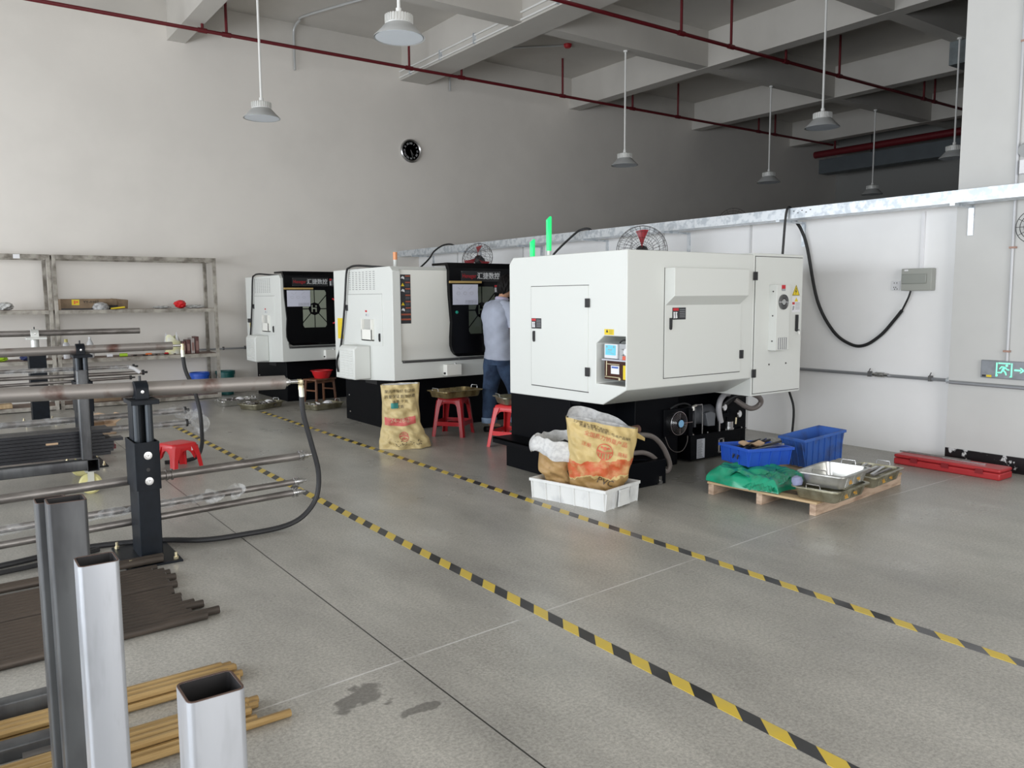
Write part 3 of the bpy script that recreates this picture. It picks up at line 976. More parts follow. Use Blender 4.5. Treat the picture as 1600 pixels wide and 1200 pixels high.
# lubricator in the niche
lu = MB().box(4.075, 4.20, 4.335, 4.478, 1.008, 1.118)
lb = O('lubricator_box', lu, mat('lubricator_white', (0.72, 0.74, 0.76), 0.4), t, bevel=0.006)
pn = O('panel_label', MB().box(4.0725, 4.0755, 4.352, 4.462, 1.034, 1.108), cyan_l, lb)
pb = MB()
for a0, a1, b0, b1 in ((4.438, 4.452, 1.09, 1.101), (4.366, 4.376, 1.088, 1.104), (4.39, 4.435, 1.070, 1.076), (4.39, 4.435, 1.056, 1.058), (4.37, 4.40, 1.045, 1.047)):
    pb.box(4.0715, 4.0727, a0, a1, b0, b1)
O('print', pb, grey_l, pn)
O('pump_body', MB().box(4.09, 4.23, 4.235, 4.335, 1.0, 1.122).cyl((4.07, 4.285, 1.06), (4.11, 4.285, 1.06), .024, n=16), mat('pump_grey', (0.42, 0.43, 0.44), 0.35, 0.3), t, bevel=0.004)
O('red_filler_cap', MB().cyl((4.10, 4.275, 1.0), (4.10, 4.275, 1.032), .022, n=16), mat('red_cap', (0.75, 0.10, 0.04), 0.4), t)
ga = O('pressure_gauge', MB().lathe((4.075, 4.232, 1.065), [(0, 0), (.026, 0), (.026, .015), (0, .015)], 20, axis=(-1, 0, 0)), chrome, t)
O('dial', MB().lathe((4.060, 4.232, 1.065), [(0, 0), (.022, 0), (.022, .001), (0, .001)], 20, axis=(-1, 0, 0)), white_l, ga)
O('lubricator_hose', MB().tube([(4.12, 4.36, 1.115), (4.12, 4.345, 1.135), (4.12, 4.31, 1.148), (4.12, 4.275, 1.138), (4.12, 4.25, 1.112)], .006, 8, smooth_path=4), rubber, t)
O('tank_lid', MB().box(4.06, 4.24, 4.225, 4.49, .992, 1.004), mat('lid_lilac', (0.55, 0.56, 0.62), 0.3), t, bevel=.003)
rs = O('oil_reservoir', MB().box(4.075, 4.22, 4.235, 4.475, .852, .992), dark_res, t, bevel=0.005)
O('paper_label', MB().box(4.0725, 4.0755, 4.312, 4.400, .896, .958), white_l, rs)
O('blue_print', MB().box(4.0715, 4.073, 4.322, 4.392, .938, .951), mat('blue_print', (0.05, 0.12, 0.45), .5), rs)
O('yellow_plate', MB().box(4.070, 4.0745, 4.215, 4.268, .862, .965), yellow_l, rs)
bb = MB().cyl((4.07, 4.445, .88), (4.07, 4.445, .99), .004, n=8).cyl((4.07, 4.30, .872), (4.07, 4.46, .872), .004, n=8).box(4.071, 4.075, 4.31, 4.44, .965, .97).cyl((4.065, 4.30, .862), (4.075, 4.30, .862), .011, n=12)
O('brass_piping', bb, brass, rs)
# hydraulic unit under the cabinet
hb_ = O('hydraulic_tank', MB().box(5.35, 6.02, 4.745, 5.05, .02, .238).box(5.33, 6.10, 4.735, 5.06, .238, .246), black_p, t, bevel=0.003)
pl = O('spec_label', MB().box(5.428, 5.530, 4.742, 4.746, .03, .203), mat('label_grey_white', (0.50, 0.52, 0.56), 0.5), hb_)
lns = MB()
for k in range(17):
    lns.box(5.434, 5.434 + rnd.uniform(.05, .09), 4.7405, 4.7425, .192 - k * .0095, .1945 - k * .0095)
O('print', lns, ink, pl)
O('sight_gauge', MB().box(5.705, 5.725, 4.735, 4.745, .055, .180).box(5.765, 5.785, 4.735, 4.745, .055, .18).box(5.705, 5.785, 4.735, 4.745, .172, .182).box(5.705, 5.785, 4.735, 4.745, .052, .062), chrome, hb_)
for xx in (5.39, 5.58, 5.73, 5.83, 6.05):
    O('bolt', MB().cyl((xx, 4.755, .246), (xx, 4.755, .256), .008, n=8), chrome, hb_)
fr = (5.148, 4.70, .38)
cf = MB()
for rr in (.098, .086, .074, .062, .05):
    cf.tube([(fr[0] + rr * math.cos(a * PI / 14), 4.70 - (.1 - rr) * .25, fr[2] + rr * math.sin(a * PI / 14)) for a in range(28)], .0018, 5, closed=True)
cf.box(5.146, 5.150, 4.688, 4.692, .29, .47)
cf.box(5.146, 5.31, 4.688, 4.692, .377, .382)
O('cooler_guard', cf, chrome, t)
O('cooler_ring', MB().pipe((5.148, 4.70, .38), (5.148, 4.76, .38), .104, .097, 32), chrome, t, label='steel ring of the cooler fan')
O('cooler_box', MB().box(5.02, 5.305, 4.755, 4.86, .26, .50).box(5.295, 5.345, 4.72, 4.88, .25, .49), black_p, t, bevel=.004)
fh = O('cooler_fan_hub', MB().lathe((5.148, 4.75, .38), [(0, .072), (.030, .072), (.034, .06), (.034, 0)], 24, axis=(0, -1, 0)), black_mt, t)
O('hub_sticker', MB().lathe((5.148, 4.677, .38), [(0, 0), (.032, 0), (.032, .002), (0, .002)], 24, axis=(0, -1, 0)), mat('blue_sticker', (0.25, 0.50, 0.75), 0.4), fh)
bl = MB()
for k in range(5):
    a = k * 2 * PI / 5
    bl.boxM(Matrix.Translation((5.148 + .06 * math.cos(a), 4.725, .38 + .06 * math.sin(a))) @ Matrix.Rotation(-a, 4, 'Y') @ Matrix.Rotation(.5, 4, 'X'), .06, .03, .004)
O('cooler_blades', bl, black_mt, t)
O('cooler_pipe', MB().tube([(5.36, 4.74, .50), (5.40, 4.74, .512), (5.455, 4.74, .512), (5.484, 4.74, .49), (5.488, 4.74, .25)], .0065, 8, smooth_path=3), chrome, t)
O('elbow_fitting', MB().cyl((5.362, 4.735, .47), (5.362, 4.735, .505), .015, n=12).cyl((5.355, 4.735, .503), (5.40, 4.735, .512), .011, n=10), mat('nickel_fitting', (0.8, 0.78, 0.72), 0.3, 0.7), t)
O('motor', MB().cyl((5.40, 4.86, .40), (5.72, 4.86, .40), .085, n=24).box(5.42, 5.44, 4.77, 4.95, .31, .48), mat('motor_grey', (0.085, 0.09, 0.10), 0.5), t)
O('terminal_box', MB().prism([(5.53, .43), (5.56, .31), (5.655, .305), (5.66, .42), (5.60, .44)], 'y', 4.735, 4.80), mat('terminal_grey', (0.13, 0.14, 0.155), 0.5), t, bevel=.006)
O('suction_hose', MB().tube([(5.86, 4.76, .575), (5.79, 4.74, .58), (5.725, 4.735, .54), (5.70, 4.735, .47), (5.712, 4.735, .40), (5.735, 4.735, .33)], .026, 12, smooth_path=5), clear_h, t)
O('hose_pipe', MB().cyl((5.712, 4.735, .25), (5.712, 4.735, .37), .010, n=10), chrome, t)
O('overflow_hose', MB().tube([(5.88, 4.70, .53), (5.95, 4.66, .475), (6.03, 4.64, .44), (6.10, 4.62, .455), (6.125, 4.60, .50), (6.09, 4.6, .545), (6.02, 4.62, .58)], .024, 12, smooth_path=5), hose_m, t)
for k in range(4):
    O('black_hose', MB().tube([(5.76 + .02 * k, 4.76, .47), (5.83 + .02 * k, 4.70, .545), (5.90 + .025 * k, 4.655, .575 - .004 * k), (5.96 + .033 * k, 4.64, .578 - .004 * k)], .013, 8, smooth_path=4), rubber, t)
for gx, gz in ((5.775, .463), (5.985, .383)):
    ga = O('pressure_gauge', MB().lathe((gx, 4.76, gz), [(0, 0), (.03, 0), (.034, .03), (.03, .035), (0, .033)], 24, axis=(0.1, -1, 0)), chrome, t)
    O('dial', MB().lathe((gx + .0035, 4.724, gz), [(0, 0), (.025, 0), (.025, .001), (0, .001)], 20, axis=(0.1, -1, 0)), white_l, ga)
O('gauge_stem', MB().cyl((5.965, 4.75, .35), (5.96, 4.75, .29), .009, n=8), brass, t)
O('filter_cap', MB().cyl((5.90, 4.78, .246), (5.90, 4.78, .262), .048, n=20).cyl((5.90, 4.78, .262), (5.90, 4.78, .318), .040, n=20), chrome, t)
O('valve_block', MB().box(5.76, 5.88, 4.80, 4.92, .246, .46).box(5.80, 5.90, 4.78, 4.82, .36, .40), black_p, t, bevel=.005)
O('wire_loop', MB().tube([(5.30, 4.74, .28), (5.285, 4.73, .20), (5.22, 4.72, .135), (5.13, 4.72, .13), (5.05, 4.72, .18), (5.02, 4.74, .27)], .003, 6, smooth_path=6), hose_m, t)
O('high_pressure_line', MB().tube([(5.10, 4.76, .505), (5.16, 4.74, .535), (5.26, 4.74, .54), (5.34, 4.75, .515)], .008, 8, smooth_path=4), rubber, t)
# signal lamps wrapped in green film on top
for (xx, yy, z0, z1) in ((4.18, 5.50, 1.80, 1.955), (4.20, 5.30, 1.80, 2.13)):
    lp = O('signal_lamp', MB().cyl((xx, yy, z0), (xx, yy, z1 - .03), .016, n=12), white_p, t)
    g = MB().tube([(xx, yy, z0 + (.0 if z1 < 2 else .05)), (xx, yy, (z0 + z1) / 2), (xx, yy, z1 - .03), (xx + .012, yy - .01, z1)], [.021, .023, .024, .008], 10)
    O('green_film_cover', g, green_t, lp)


# ---------------------------------------------------------------- front-facing lathes
def petals(cx, cz, w_, h_, y, hub):
    """the eight glass fields of the round-cornered door window"""
    rect = [(-w_ / 2, -h_ / 2 + .03), (-w_ / 2 + .02, -h_ / 2), (w_ / 2 - .02, -h_ / 2), (w_ / 2, -h_ / 2 + .03), (w_ / 2, h_ / 2 - .03), (w_ / 2 - .02, h_ / 2),
            (-w_ / 2 + .02, h_ / 2), (-w_ / 2, h_ / 2 - .03)]
    dg = math.atan2(h_ * .36, w_ / 2)
    ang = [0, dg, PI / 2, PI - dg, PI, PI + dg, 1.5 * PI, 2 * PI - dg]
    out = []
    g = .007
    for k in range(8):
        a0, a1 = ang[k], ang[(k + 1) % 8] + (2 * PI if k == 7 else 0)
        p = clip_poly(rect, (-math.sin(a0), math.cos(a0)), g)
        p = clip_poly(p, (math.sin(a1), -math.cos(a1)), g)
        am = (a0 + a1) / 2
        p = clip_poly(p, (math.cos(am), math.sin(am)), hub)
        out.append(MB().prism([(cx + a, cz + b) for a, b in p], 'y', y - .002, y + .004))
    return out


def lathe_front(y0, label, door_x0, door_x1, has_panel, win_c, pale, logo_x, extras):
    X0, X1 = 3.9, 5.97
    t = T('cnc_lathe', label, 'machine', (4.9, y0 + .7, 0), None)
    prof = [(y0, .602), (y0, 1.752), (y0 + .055, 1.80), (y0 + 1.50, 1.797), (y0 + 1.50, .53), (y0 + 1.15, .53)]
    body = O('body', MB().prism(prof, 'x', X0, X1), [white_p], t)
    cut(body, MB().box(3.995, 5.90, y0 - .1, y0 + .10, .80, 1.768))
    bv = body.modifiers.new('bevel', 'BEVEL')
    bv.width = 0.006
    bv.segments = 2
    bv.limit_method = 'ANGLE'
    # fixed panel with the sloping fold
    zs = [(y0 + .03, 1.766), (y0 + .03, 1.005), (y0 + .075, .915), (y0 + .075, .802), (y0 + .095, .802), (y0 + .095, 1.766)]
    O('front_panel', MB().prism(zs, 'x', 3.998, 5.895), warm_lit_white, t)
    O('guide_rail', MB().box(4.0, 5.9, y0 - .012, y0 + .09, .783, .806), mat('rail_grey', (0.10, 0.10, 0.10), .4, .5), t, bevel=.002)
    for xx in (4.02, 4.70, 5.4):
        O('bolt', MB().lathe((xx, y0 - .012, .795), [(.006, 0), (.004, .003), (0, .003)], 8, axis=(0, -1, 0)), chrome, t)
    # sliding door
    a, b = door_x0, door_x1
    dp = [(y0 - .004, .822), (y0 - .03, .86), (y0 - .03, 1.79), (y0 + .015, 1.85), (y0 + .34, 1.85), (y0 + .34, 1.825), (y0 + .06, 1.825), (y0 + .025, 1.77), (y0 + .025, .822)]
    door = O('sliding_door', MB().prism(dp, 'x', a, b), [black_gl], t)
    # bottom corner of the door's leading edge is swept back
    cut(door, MB().prism([(a - .05, .75), (a + .115, .75), (a + .115, .822), (a + .07, .845), (a + .035, .89), (a + .018, .95), (a + .018, 1.04), (a + .03, 1.2), (a + .005, 1.5), (a + .0, 1.65), (a - .05, 1.65)], 'y', y0 - .2, y0 + .03))
    win = [O('window_field', p, petal_l if pale else petal_m, door) for p in petals(win_c, 1.33, .345, .52, y0 - .031, .085)]
    lg = MB().box(win_c - .045, win_c - .028, y0 - .0325, y0 - .03, 1.285, 1.385).box(win_c + .012, win_c + .030, y0 - .0325, y0 - .03, 1.285, 1.345)
    lg.box(win_c - .028, win_c + .012, y0 - .0325, y0 - .03, 1.327, 1.345).cyl((win_c + .022, y0 - .03, 1.368), (win_c + .022, y0 - .0325, 1.368), .012, n=14)
    O('door_emblem', lg, petal_l if pale else petal_m, door)
    np_ = O('name_plate', MB().box(logo_x, logo_x + .525, y0 - .034, y0 - .03, 1.645, 1.762), mat('plate_black', (0.012, 0.012, 0.014), .35), door)
    for xx in (logo_x + .01, logo_x + .515):
        for zz in (1.655, 1.752):
            O('rivet', MB().lathe((xx, y0 - .034, zz), [(.004, 0), (.003, .002), (0, .002)], 8, axis=(0, -1, 0)), chrome, np_)
    text('Heneger', .066, (logo_x + .108, y0 - .0345, 1.705), (1, 0, 0), mat('logo_red', (0.42, 0.008, 0.015), .4), np_, ex=.001, sx=.80)
    text('汇捷数控', .078, (logo_x + .362, y0 - .0345, 1.703), (1, 0, 0), mat('logo_silver', (0.62, 0.63, 0.64), .4), np_, ex=.001, sx=.98)
    text('汇捷数控', .078, (logo_x + .364, y0 - .0348, 1.704), (1, 0, 0), MATS['logo_silver'], np_, ex=.001, sx=.98)
    # ---- left side
    F = lambda yy, zz: frame((X0, yy, zz), LR)
    v = MB()
    for i in range(8):
        for j in range(10):
            ya, za = y0 + .405 + i * .088, 1.565 + j * .021
            v.box(3.8985, 3.9002, ya, ya + .046, za, za + .006)
    O('vent_slots', v, mat('vent_dark', (0.22, 0.22, 0.22), .7), t)
    sd = O('side_door', MB().box(3.893, 3.901, y0 + .24, y0 + 1.10, .96, 1.512), white_p, t, bevel=.002)
    O('door_gap', MB().box(3.8985, 3.8995, y0 + .24, y0 + 1.10, 1.512, 1.517).box(3.8985, 3.8995, y0 + 1.10, y0 + 1.105, .96, 1.515), mat('soft_gap', (0.30, 0.30, 0.29), .8), sd)
    hinge(3.893, y0 + 1.118, 1.362, LR, t)
    O('red_tag', MB().box(3.891, 3.894, y0 + .60, y0 + .645, 1.318, 1.338), red_l, sd)
    pm = MB().box(3.8915, 3.894, y0 + .545, y0 + .64, 1.27, 1.30)
    O('info_label', pm, mat('pale_grey_label', (0.62, 0.63, 0.64), .5), sd)
    O('info_print', MB().box(3.8908, 3.8918, y0 + .605, y0 + .632, 1.276, 1.298), grey_l, sd)
    pk = MB().box(3.86, 3.895, y0 + .44, y0 + .455, 1.005, 1.24).box(3.86, 3.895, y0 + .675, y0 + .69, 1.005, 1.24).box(3.86, 3.895, y0 + .44, y0 + .69, 1.005, 1.02).box(3.86, 3.87, y0 + .44, y0 + .69, 1.005, 1.13)
    O('document_pocket', pk, warm_lit_white, sd, bevel=.002)
    O('pocket_back', MB().box(3.89, 3.8935, y0 + .455, y0 + .675, 1.02, 1.24), mat('pocket_shadow', (0.5, 0.5, 0.47), .6), sd)
    latch(3.893, y0 + .295, 1.047, LR, sd)
    # motor cover with louvres
    mc = O('motor_cover', MB().prism([(3.9, .58), (3.70, .58), (3.70, .915), (3.735, .95), (3.9, .95)], 'y', y0 + .55, y0 + .95), white_p, t, bevel=.012)
    lv = MB()
    for i in range(3):
        for j in range(11):
            ya, za = y0 + .60 + i * .11, .62 + j * .027
            lv.prism([(3.70, za), (3.694, za + .003), (3.70, za + .012)], 'y', ya, ya + .075)
    O('louvres', lv, white_p, mc)
    # foot switch box
    sb = O('control_box', MB().box(4.50, 4.69, y0 - .075, y0 + .001, .625, .745), warm_lit_white, t, bevel=.003)
    O('box_button', MB().lathe((4.63, y0 - .04, .745), [(.012, 0), (.012, .012), (0, .014)], 12), chrome, sb)
    O('cable_gland', MB().lathe((4.50, y0 - .04, .65), [(.012, 0), (.012, .015), (0, .018)], 12, axis=(-1, 0, 0)), black_mt, sb)
    # base
    b = MB().box(4.07, 5.9, y0 + .34, y0 + 1.62, .0, .60)
    bs = O('base_casting', b, black_p, t, bevel=.008)
    O('base_recess', MB().box(4.066, 4.071, y0 + .75, y0 + 1.05, .49, .56), black_mt, bs)
    for yy, zz in ((y0 + 1.55, .5), (y0 + 1.5, .1), (y0 + 1.52, .3)):
        O('bolt', MB().lathe((4.07, yy, zz), [(.012, 0), (.010, .005), (0, .006)], 10, axis=(-1, 0, 0)), chrome, bs)
    # power cable over the side
    dy = y0 - 7.54
    O('power_cable', MB().tube([(4.1, 7.95 + dy, 1.80), (3.95, 8.10 + dy, 1.815), (3.885, 8.35 + dy, 1.832), (3.872, 8.52 + dy, 1.815), (3.868, 8.60 + dy, 1.75), (3.87, 8.68 + dy, 1.37), (3.875, 8.82 + dy, .93), (3.87, 8.94 + dy, .73), (3.885, 8.95 + dy, .60)], .0125, 8, smooth_path=5), cable_m, t)
    return t


m2 = lathe_front(7.54, 'middle white machine with black sliding door and black warning strip, red stool in front', 4.575, 5.435, True, 4.993, False, 4.722, 0)
m3 = lathe_front(10.85, 'farthest white machine with black door and pale window, wooden stool in front', 3.94, 4.80, False, 4.372, True, 4.058, 0)
# warning strip on the middle machine
ws = O('warning_strip', MB().box(4.002, 4.128, 7.566, 7.569, 1.20, 1.715), mat('sticker_black', (0.03, 0.03, 0.035), 0.5), m2)
om = MB()
for k in range(6):
    z = 1.700 - k * .067
    om.box(4.065, 4.124, 7.564, 7.5665, z - .008, z + .006)
for z in (1.297, 1.245):
    om.box(4.010, 4.124, 7.564, 7.5665, z - .010, z + .008)
O('orange_bars', om, mat('warning_orange', (0.36, 0.09, 0.05), .5), ws)
pg = MB()
for k in (0, 2, 5):
    z = 1.68 - k * .067
    pg.prism([(4.012, z - .005), (4.03, z + .018), (4.052, z + .01), (4.056, z - .016), (4.035, z - .008)], 'y', 7.5638, 7.5665)
O('pictogram', pg, white_l, ws)
yg = MB()
for k in (1, 4):
    z = 1.68 - k * .067
    yg.prism([(4.014, z - .02), (4.054, z - .02), (4.034, z + .014)], 'y', 7.5638, 7.5665)
O('hazard_mark', yg, yellow_l, ws)
gm = MB()
for k in range(6):
    z = 1.700 - k * .067
    gm.box(4.066, 4.116, 7.565, 7.5668, z - .045, z - .018)
O('small_print', gm, mat('print_dim', (0.07, 0.075, 0.09), .6), ws)
warn_sticker(5.205, 7.508, 1.565, .085, .09, (1, 0, 0), m2)
O('start_button', MB().lathe((4.664, 7.51, 1.311), [(.017, 0), (.016, .008), (0, .012)], 16, axis=(0, -1, 0)), mat('green_button', (0.02, 0.35, 0.25), .4), m2)
O('green_side_panel', MB().prism([(5.435, 1.85), (5.52, 1.85), (5.52, 1.655), (5.465, 1.655), (5.465, 1.78)], 'y', 7.50, 7.53), green_acr, m2)
O('yellow_sticker', MB().box(3.897, 3.9, 8.80, 8.95, 1.0, 1.24), yellow_l, m2)
O('signal_lamp', MB().cyl((4.285, 8.2, 1.797), (4.285, 8.2, 1.90), .022, n=12), white_p, m2)
O('orange_lamp_cover', MB().cyl((4.285, 8.2, 1.90), (4.285, 8.2, 1.985), .024, n=12), mat('orange_lamp', (0.85, 0.35, 0.15), .4), m2)
warn_sticker(4.640, 10.818, 1.70, .075, .11, (1, 0, 0), m3)
O('main_switch', MB().box(3.875, 3.9, 12.14, 12.24, 1.12, 1.18), black_mt, m3, bevel=.004)
O('yellow_sticker', MB().box(3.896, 3.9, 12.14, 12.20, 1.03, 1.115), yellow_l, m3)
dhn = O('door_handle', MB().cyl((4.69, 10.775, 1.16), (4.69, 10.775, 1.43), .011, n=10), white_l, m3)
O('handle_bracket', MB().tube([(4.64, 10.815, 1.47), (4.672, 10.79, 1.45), (4.69, 10.775, 1.42)], .011, 8), red_pl, dhn)
O('handle_bracket', MB().tube([(4.64, 10.815, 1.12), (4.672, 10.79, 1.14), (4.69, 10.775, 1.17)], .011, 8), red_pl, dhn)

# drawings held under wooden strips on the black doors
for (x0, z0, y, w_, lab1, lab2) in ((4.612, 1.392, 7.507, .326, 'white drawing sheet on the black door of the middle machine', 'yellowish wooden strip holding the sheet on the middle machine'),
                                    (3.978, 1.365, 10.817, .332, 'white drawing sheet on the black door of the farthest machine', 'yellowish wooden strip holding the sheet on the farthest machine')):
    h_ = .222
    t = T('drawing_sheet', lab1, 'paper', (x0 + w_ / 2, y, z0))
    O('sheet', MB().grid(lambda u, v: (x0 + u * w_, y - .003 - .004 * abs(math.sin(v * 5)) * u, z0 + v * h_), 8, 8).box(x0, x0 + w_, y, y + .0005, z0, z0 + h_), paper, t)
    dr_ = MB()
    for k in range(3):
        cx, cz = x0 + .07 + k * .085, z0 + .125
        dr_.tube([(cx + .022 * math.cos(a * PI / 6), y - .009, cz + .016 * math.sin(a * PI / 6)) for a in range(12)], .0009, 4, closed=True)
    for k in range(5):
        dr_.tube([(x0 + .16, y - .009, z0 + .012 + k * .009), (x0 + w_ - .02, y - .009, z0 + .012 + k * .009)], .0009, 4)
    for xx in (.16, .20, .25, .30):
        dr_.tube([(x0 + xx, y - .009, z0 + .012), (x0 + xx, y - .009, z0 + .048)], .0009, 4)
    for a_, b_, c_, d_ in ((.06, .19, .10, .165), (.13, .20, .11, .17), (.20, .165, .25, .20), (.04, .06, .06, .05)):
        dr_.tube([(x0 + a_, y - .009, z0 + b_), (x0 + c_, y - .009, z0 + d_)], .0009, 4)
    O('line_drawing', dr_, grey_l, t)
    TO('wooden_strip', lab2, 'strip', MB().box(x0 - .045, x0 + w_ + .045, y - .018, y + .002, z0 + h_ + .013, z0 + h_ + .037), wood_strip, bevel=.003)

# ================================================================ along the partition
t = T('cable_tray', 'long galvanized cable tray running on brackets along the top of the white partition', 'cable tray', (6.9, 6, 2.2))
tr = MB()
prof = [(6.80, 2.305), (6.80, 2.205), (7.02, 2.205), (7.02, 2.305), (7.012, 2.305), (7.012, 2.213), (6.808, 2.213), (6.808, 2.305)]
tr.prism(prof, 'y', -1.0, 12.925)
O('channel', tr, zinc, t)
for k, yb in enumerate((12.4, 10.9, 9.3, 7.9, 6.5, 4.97, 3.30, 1.6)):
    xw = 7.24 if yb > 3.42 else 7.14
    O('bracket', MB().box(6.80, xw, yb - .02, yb + .02, 2.185, 2.205).box(xw - .012, xw, yb - .022, yb + .022, 1.96, 2.205), zinc, t)
hl = MB()
for k in range(5):
    hl.box(6.7985, 6.8005, 4.60 + k * .045, 4.615 + k * .045, 2.27 - (k % 2) * .02, 2.278 - (k % 2) * .02)
O('punched_hole', hl, black_mt, t)


def wall_fan(x, y, z, r, label, d, z0=2.205):
    t = T('wall_fan', label, 'fan', (x, y, z), 'industrial fans above the cable tray')
    ax = Vector(d).normalized()
    c = Vector((x, y, z))
    u = ax.cross(Vector((0, 0, 1))).normalized()
    v = u.cross(ax).normalized()
    g = MB()
    for rr, d in ((r, .0), (r * .93, .05), (r * .70, .10), (r * .45, .12), (r * .2, .13)):
        for sg in (1, -1):
            if rr == r and sg == -1:
                continue
            g.tube([c + ax * d * sg + rr * (math.cos(a * PI / 18) * u + math.sin(a * PI / 18) * v) for a in range(36)], .0035 if rr == r else .002, 5, closed=True)
    for k in range(30):
        a = k * PI / 15
        for sg in (1, -1):
            e = lambda rr, d: c + ax * d * sg + rr * (math.cos(a + .25 * (1 - rr / r)) * u + math.sin(a + .25 * (1 - rr / r)) * v)
            g.tube([e(r * .2, .13), e(r * .45, .12), e(r * .7, .10), e(r * .93, .05), e(r, 0)], .0017, 4, caps=False)
    O('wire_guard', g, mat('guard_dark', (0.05, 0.04, 0.04), .4, .5), t)
    b = MB()
    for k in range(3):
        a0 = PI / 2 + k * 2 * PI / 3
        def bl(p, q, a0=a0):
            rr = r * (.12 + .72 * q)
            a = a0 + (p - .5) * (.28 + .35 * q)
            return c + ax * (.03 * (p - .5) * 2) + rr * (math.cos(a) * u + math.sin(a) * v)
        b.grid(bl, 6, 6)
        b.grid(lambda p, q, bl=bl: bl(p, q) + ax * .004, 6, 6)
    O('blades', b, mat('fan_red', (0.32, 0.02, 0.03), .35), t)
    O('motor', MB().lathe(c - ax * .16, [(0, 0), (.06, .0), (.07, .03), (.07, .12), (.05, .16), (0, .17)], 20, axis=ax), black_mt, t)
    pb = c - ax * .16
    O('mount_arm', MB().tube([pb, pb - Vector((0, 0, .10)), (7.22 if y > 3.42 else 7.12, pb.y, pb.z - .16)], .018, 8, smooth_path=3), black_mt, t)
    O('mount_plate', MB().box(7.22, 7.24, pb.y - .05, pb.y + .05, pb.z - .24, pb.z - .08), black_mt, t)
    return t


wall_fan(6.50, 9.878, 2.037, .235, 'wire-guarded fan with red blades above the middle machine', (-.9, -.58, .4))
wall_fan(6.45, 6.478, 1.973, .28, 'wire-guarded fan with red blades just above the nearest machine', (-.75, -.72, .12))


# hanging power cable loop and consumer unit
t = T('distribution_box', 'grey-green distribution box on the white partition beside the hanging cable', 'electrical box', (7.2, 3.78, 1.5))
O('housing', MB().box(7.165, 7.24, 3.622, 3.898, 1.503, 1.700), box_grey, t, bevel=.006)
O('cover_flap', MB().box(7.150, 7.166, 3.665, 3.888, 1.565, 1.650), mat('flap_grey', (0.30, 0.315, 0.29), .3), t, bevel=.005)
O('name_label', MB().box(7.1635, 7.1655, 3.835, 3.87, 1.678, 1.692), white_l, t)
t = T('wall_socket', 'white double socket plate left of the grey distribution box', 'socket', (7.23, 3.98, 1.5))
O('plate', MB().box(7.228, 7.24, 3.942, 4.022, 1.508, 1.592), white_l, t, bevel=.003)
sl = MB()
for a, b in ((3.995, 1.575), (3.97, 1.575), (3.997, 1.535), (3.978, 1.535), (3.99, 1.518), (3.965, 1.52)):
    sl.box(7.2268, 7.2285, a - .003, a + .003, b - .006, b + .006)
O('socket_hole', sl, black_mt, t)
TO('trunking', 'white vertical cable trunking above the grey distribution box', 'trunking', MB().box(7.222, 7.24, 3.735, 3.765, 1.70, 2.20), white_l, bevel=.002)
loop = [(6.93, 4.99, 2.215), (7.02, 4.985, 2.235), (7.12, 4.98, 2.20), (7.19, 4.955, 2.10), (7.205, 4.90, 1.928), (7.21, 4.772, 1.413), (7.21, 4.584, 1.113), (7.21, 4.391, .992),
        (7.21, 4.242, .993), (7.21, 4.087, 1.098), (7.21, 3.969, 1.235), (7.205, 3.898, 1.324), (7.19, 3.84, 1.43), (7.19, 3.817, 1.50)]
t = T('power_cable', 'thick black cable hanging in a deep loop on the white partition', 'cable', (7.2, 4.4, 1.0))
O('sheath', MB().tube(loop[:12], .0155, 10, smooth_path=6), cable_m, t)
O('cable_end', MB().tube(loop[11:], .0085, 8, smooth_path=4), cable_m, t)
TO('power_cable', 'black cable dropping from the tray behind the right end of the nearest machine', 'cable',
   MB().tube([(6.92, 4.86, 2.23), (6.84, 4.85, 2.31), (6.785, 4.848, 2.305), (6.765, 4.855, 2.20), (6.76, 4.87, 1.9), (6.75, 4.90, 1.2), (6.85, 4.95, .80), (7.05, 4.95, .48), (7.10, 4.93, .30), (7.11, 4.95, .02)], .012, 8, smooth_path=5), cable_m)
TO('power_cable', 'short black cable arching from the tray behind the two green lamps', 'cable',
   MB().tube([(6.60, 8.30, 1.90), (6.66, 8.30, 2.03), (6.72, 7.97, 2.26), (6.74, 7.84, 2.315), (6.80, 7.76, 2.32), (6.88, 7.72, 2.235)], .014, 8, smooth_path=5).tube([(6.60, 8.3, 1.9), (6.55, 8.32, 1.5), (6.5, 8.35, .9), (6.45, 8.4, 0.012)], .012, 8, smooth_path=3), cable_m)
TO('power_cable', 'short black cable arching to the tray above the farthest two machines', 'cable',
   MB().tube([(6.0, 11.0, 1.80), (6.2, 10.949, 1.978), (6.35, 11.0, 2.09), (6.55, 11.2, 2.21), (6.72, 11.20, 2.31), (6.80, 11.06, 2.315), (6.88, 11.0, 2.24)], .013, 8, smooth_path=5), cable_m)
t = T('wall_fan', 'top of a wire fan guard peeking over the tray left of the hanging cable', 'fan', (8.0, 6.49, 2.3))
g = MB()
for rr in (.20, .17, .14, .11, .07):
    g.tube([(8.0 - .3 * rr * math.cos(a * PI / 18), 6.49 + rr * math.cos(a * PI / 18), 2.33 + rr * math.sin(a * PI / 18)) for a in range(36)], .003, 5, closed=True)
for k in range(16):
    g.cyl((8.0, 6.49, 2.33), (8.0 - .06 * math.cos(k * PI / 8), 6.49 + .20 * math.cos(k * PI / 8), 2.33 + .20 * math.sin(k * PI / 8)), .0022, n=4)
O('wire_guard', g, MATS['guard_dark'], t)
O('motor', MB().cyl((8.0, 6.49, 2.33), (8.14, 6.49, 2.33), .06, n=16), black_mt, t)
O('mount_arm', MB().tube([(8.1, 6.49, 2.33), (8.1, 6.49, 2.10), (7.36, 6.49, 2.05)], .018, 8), black_mt, t)
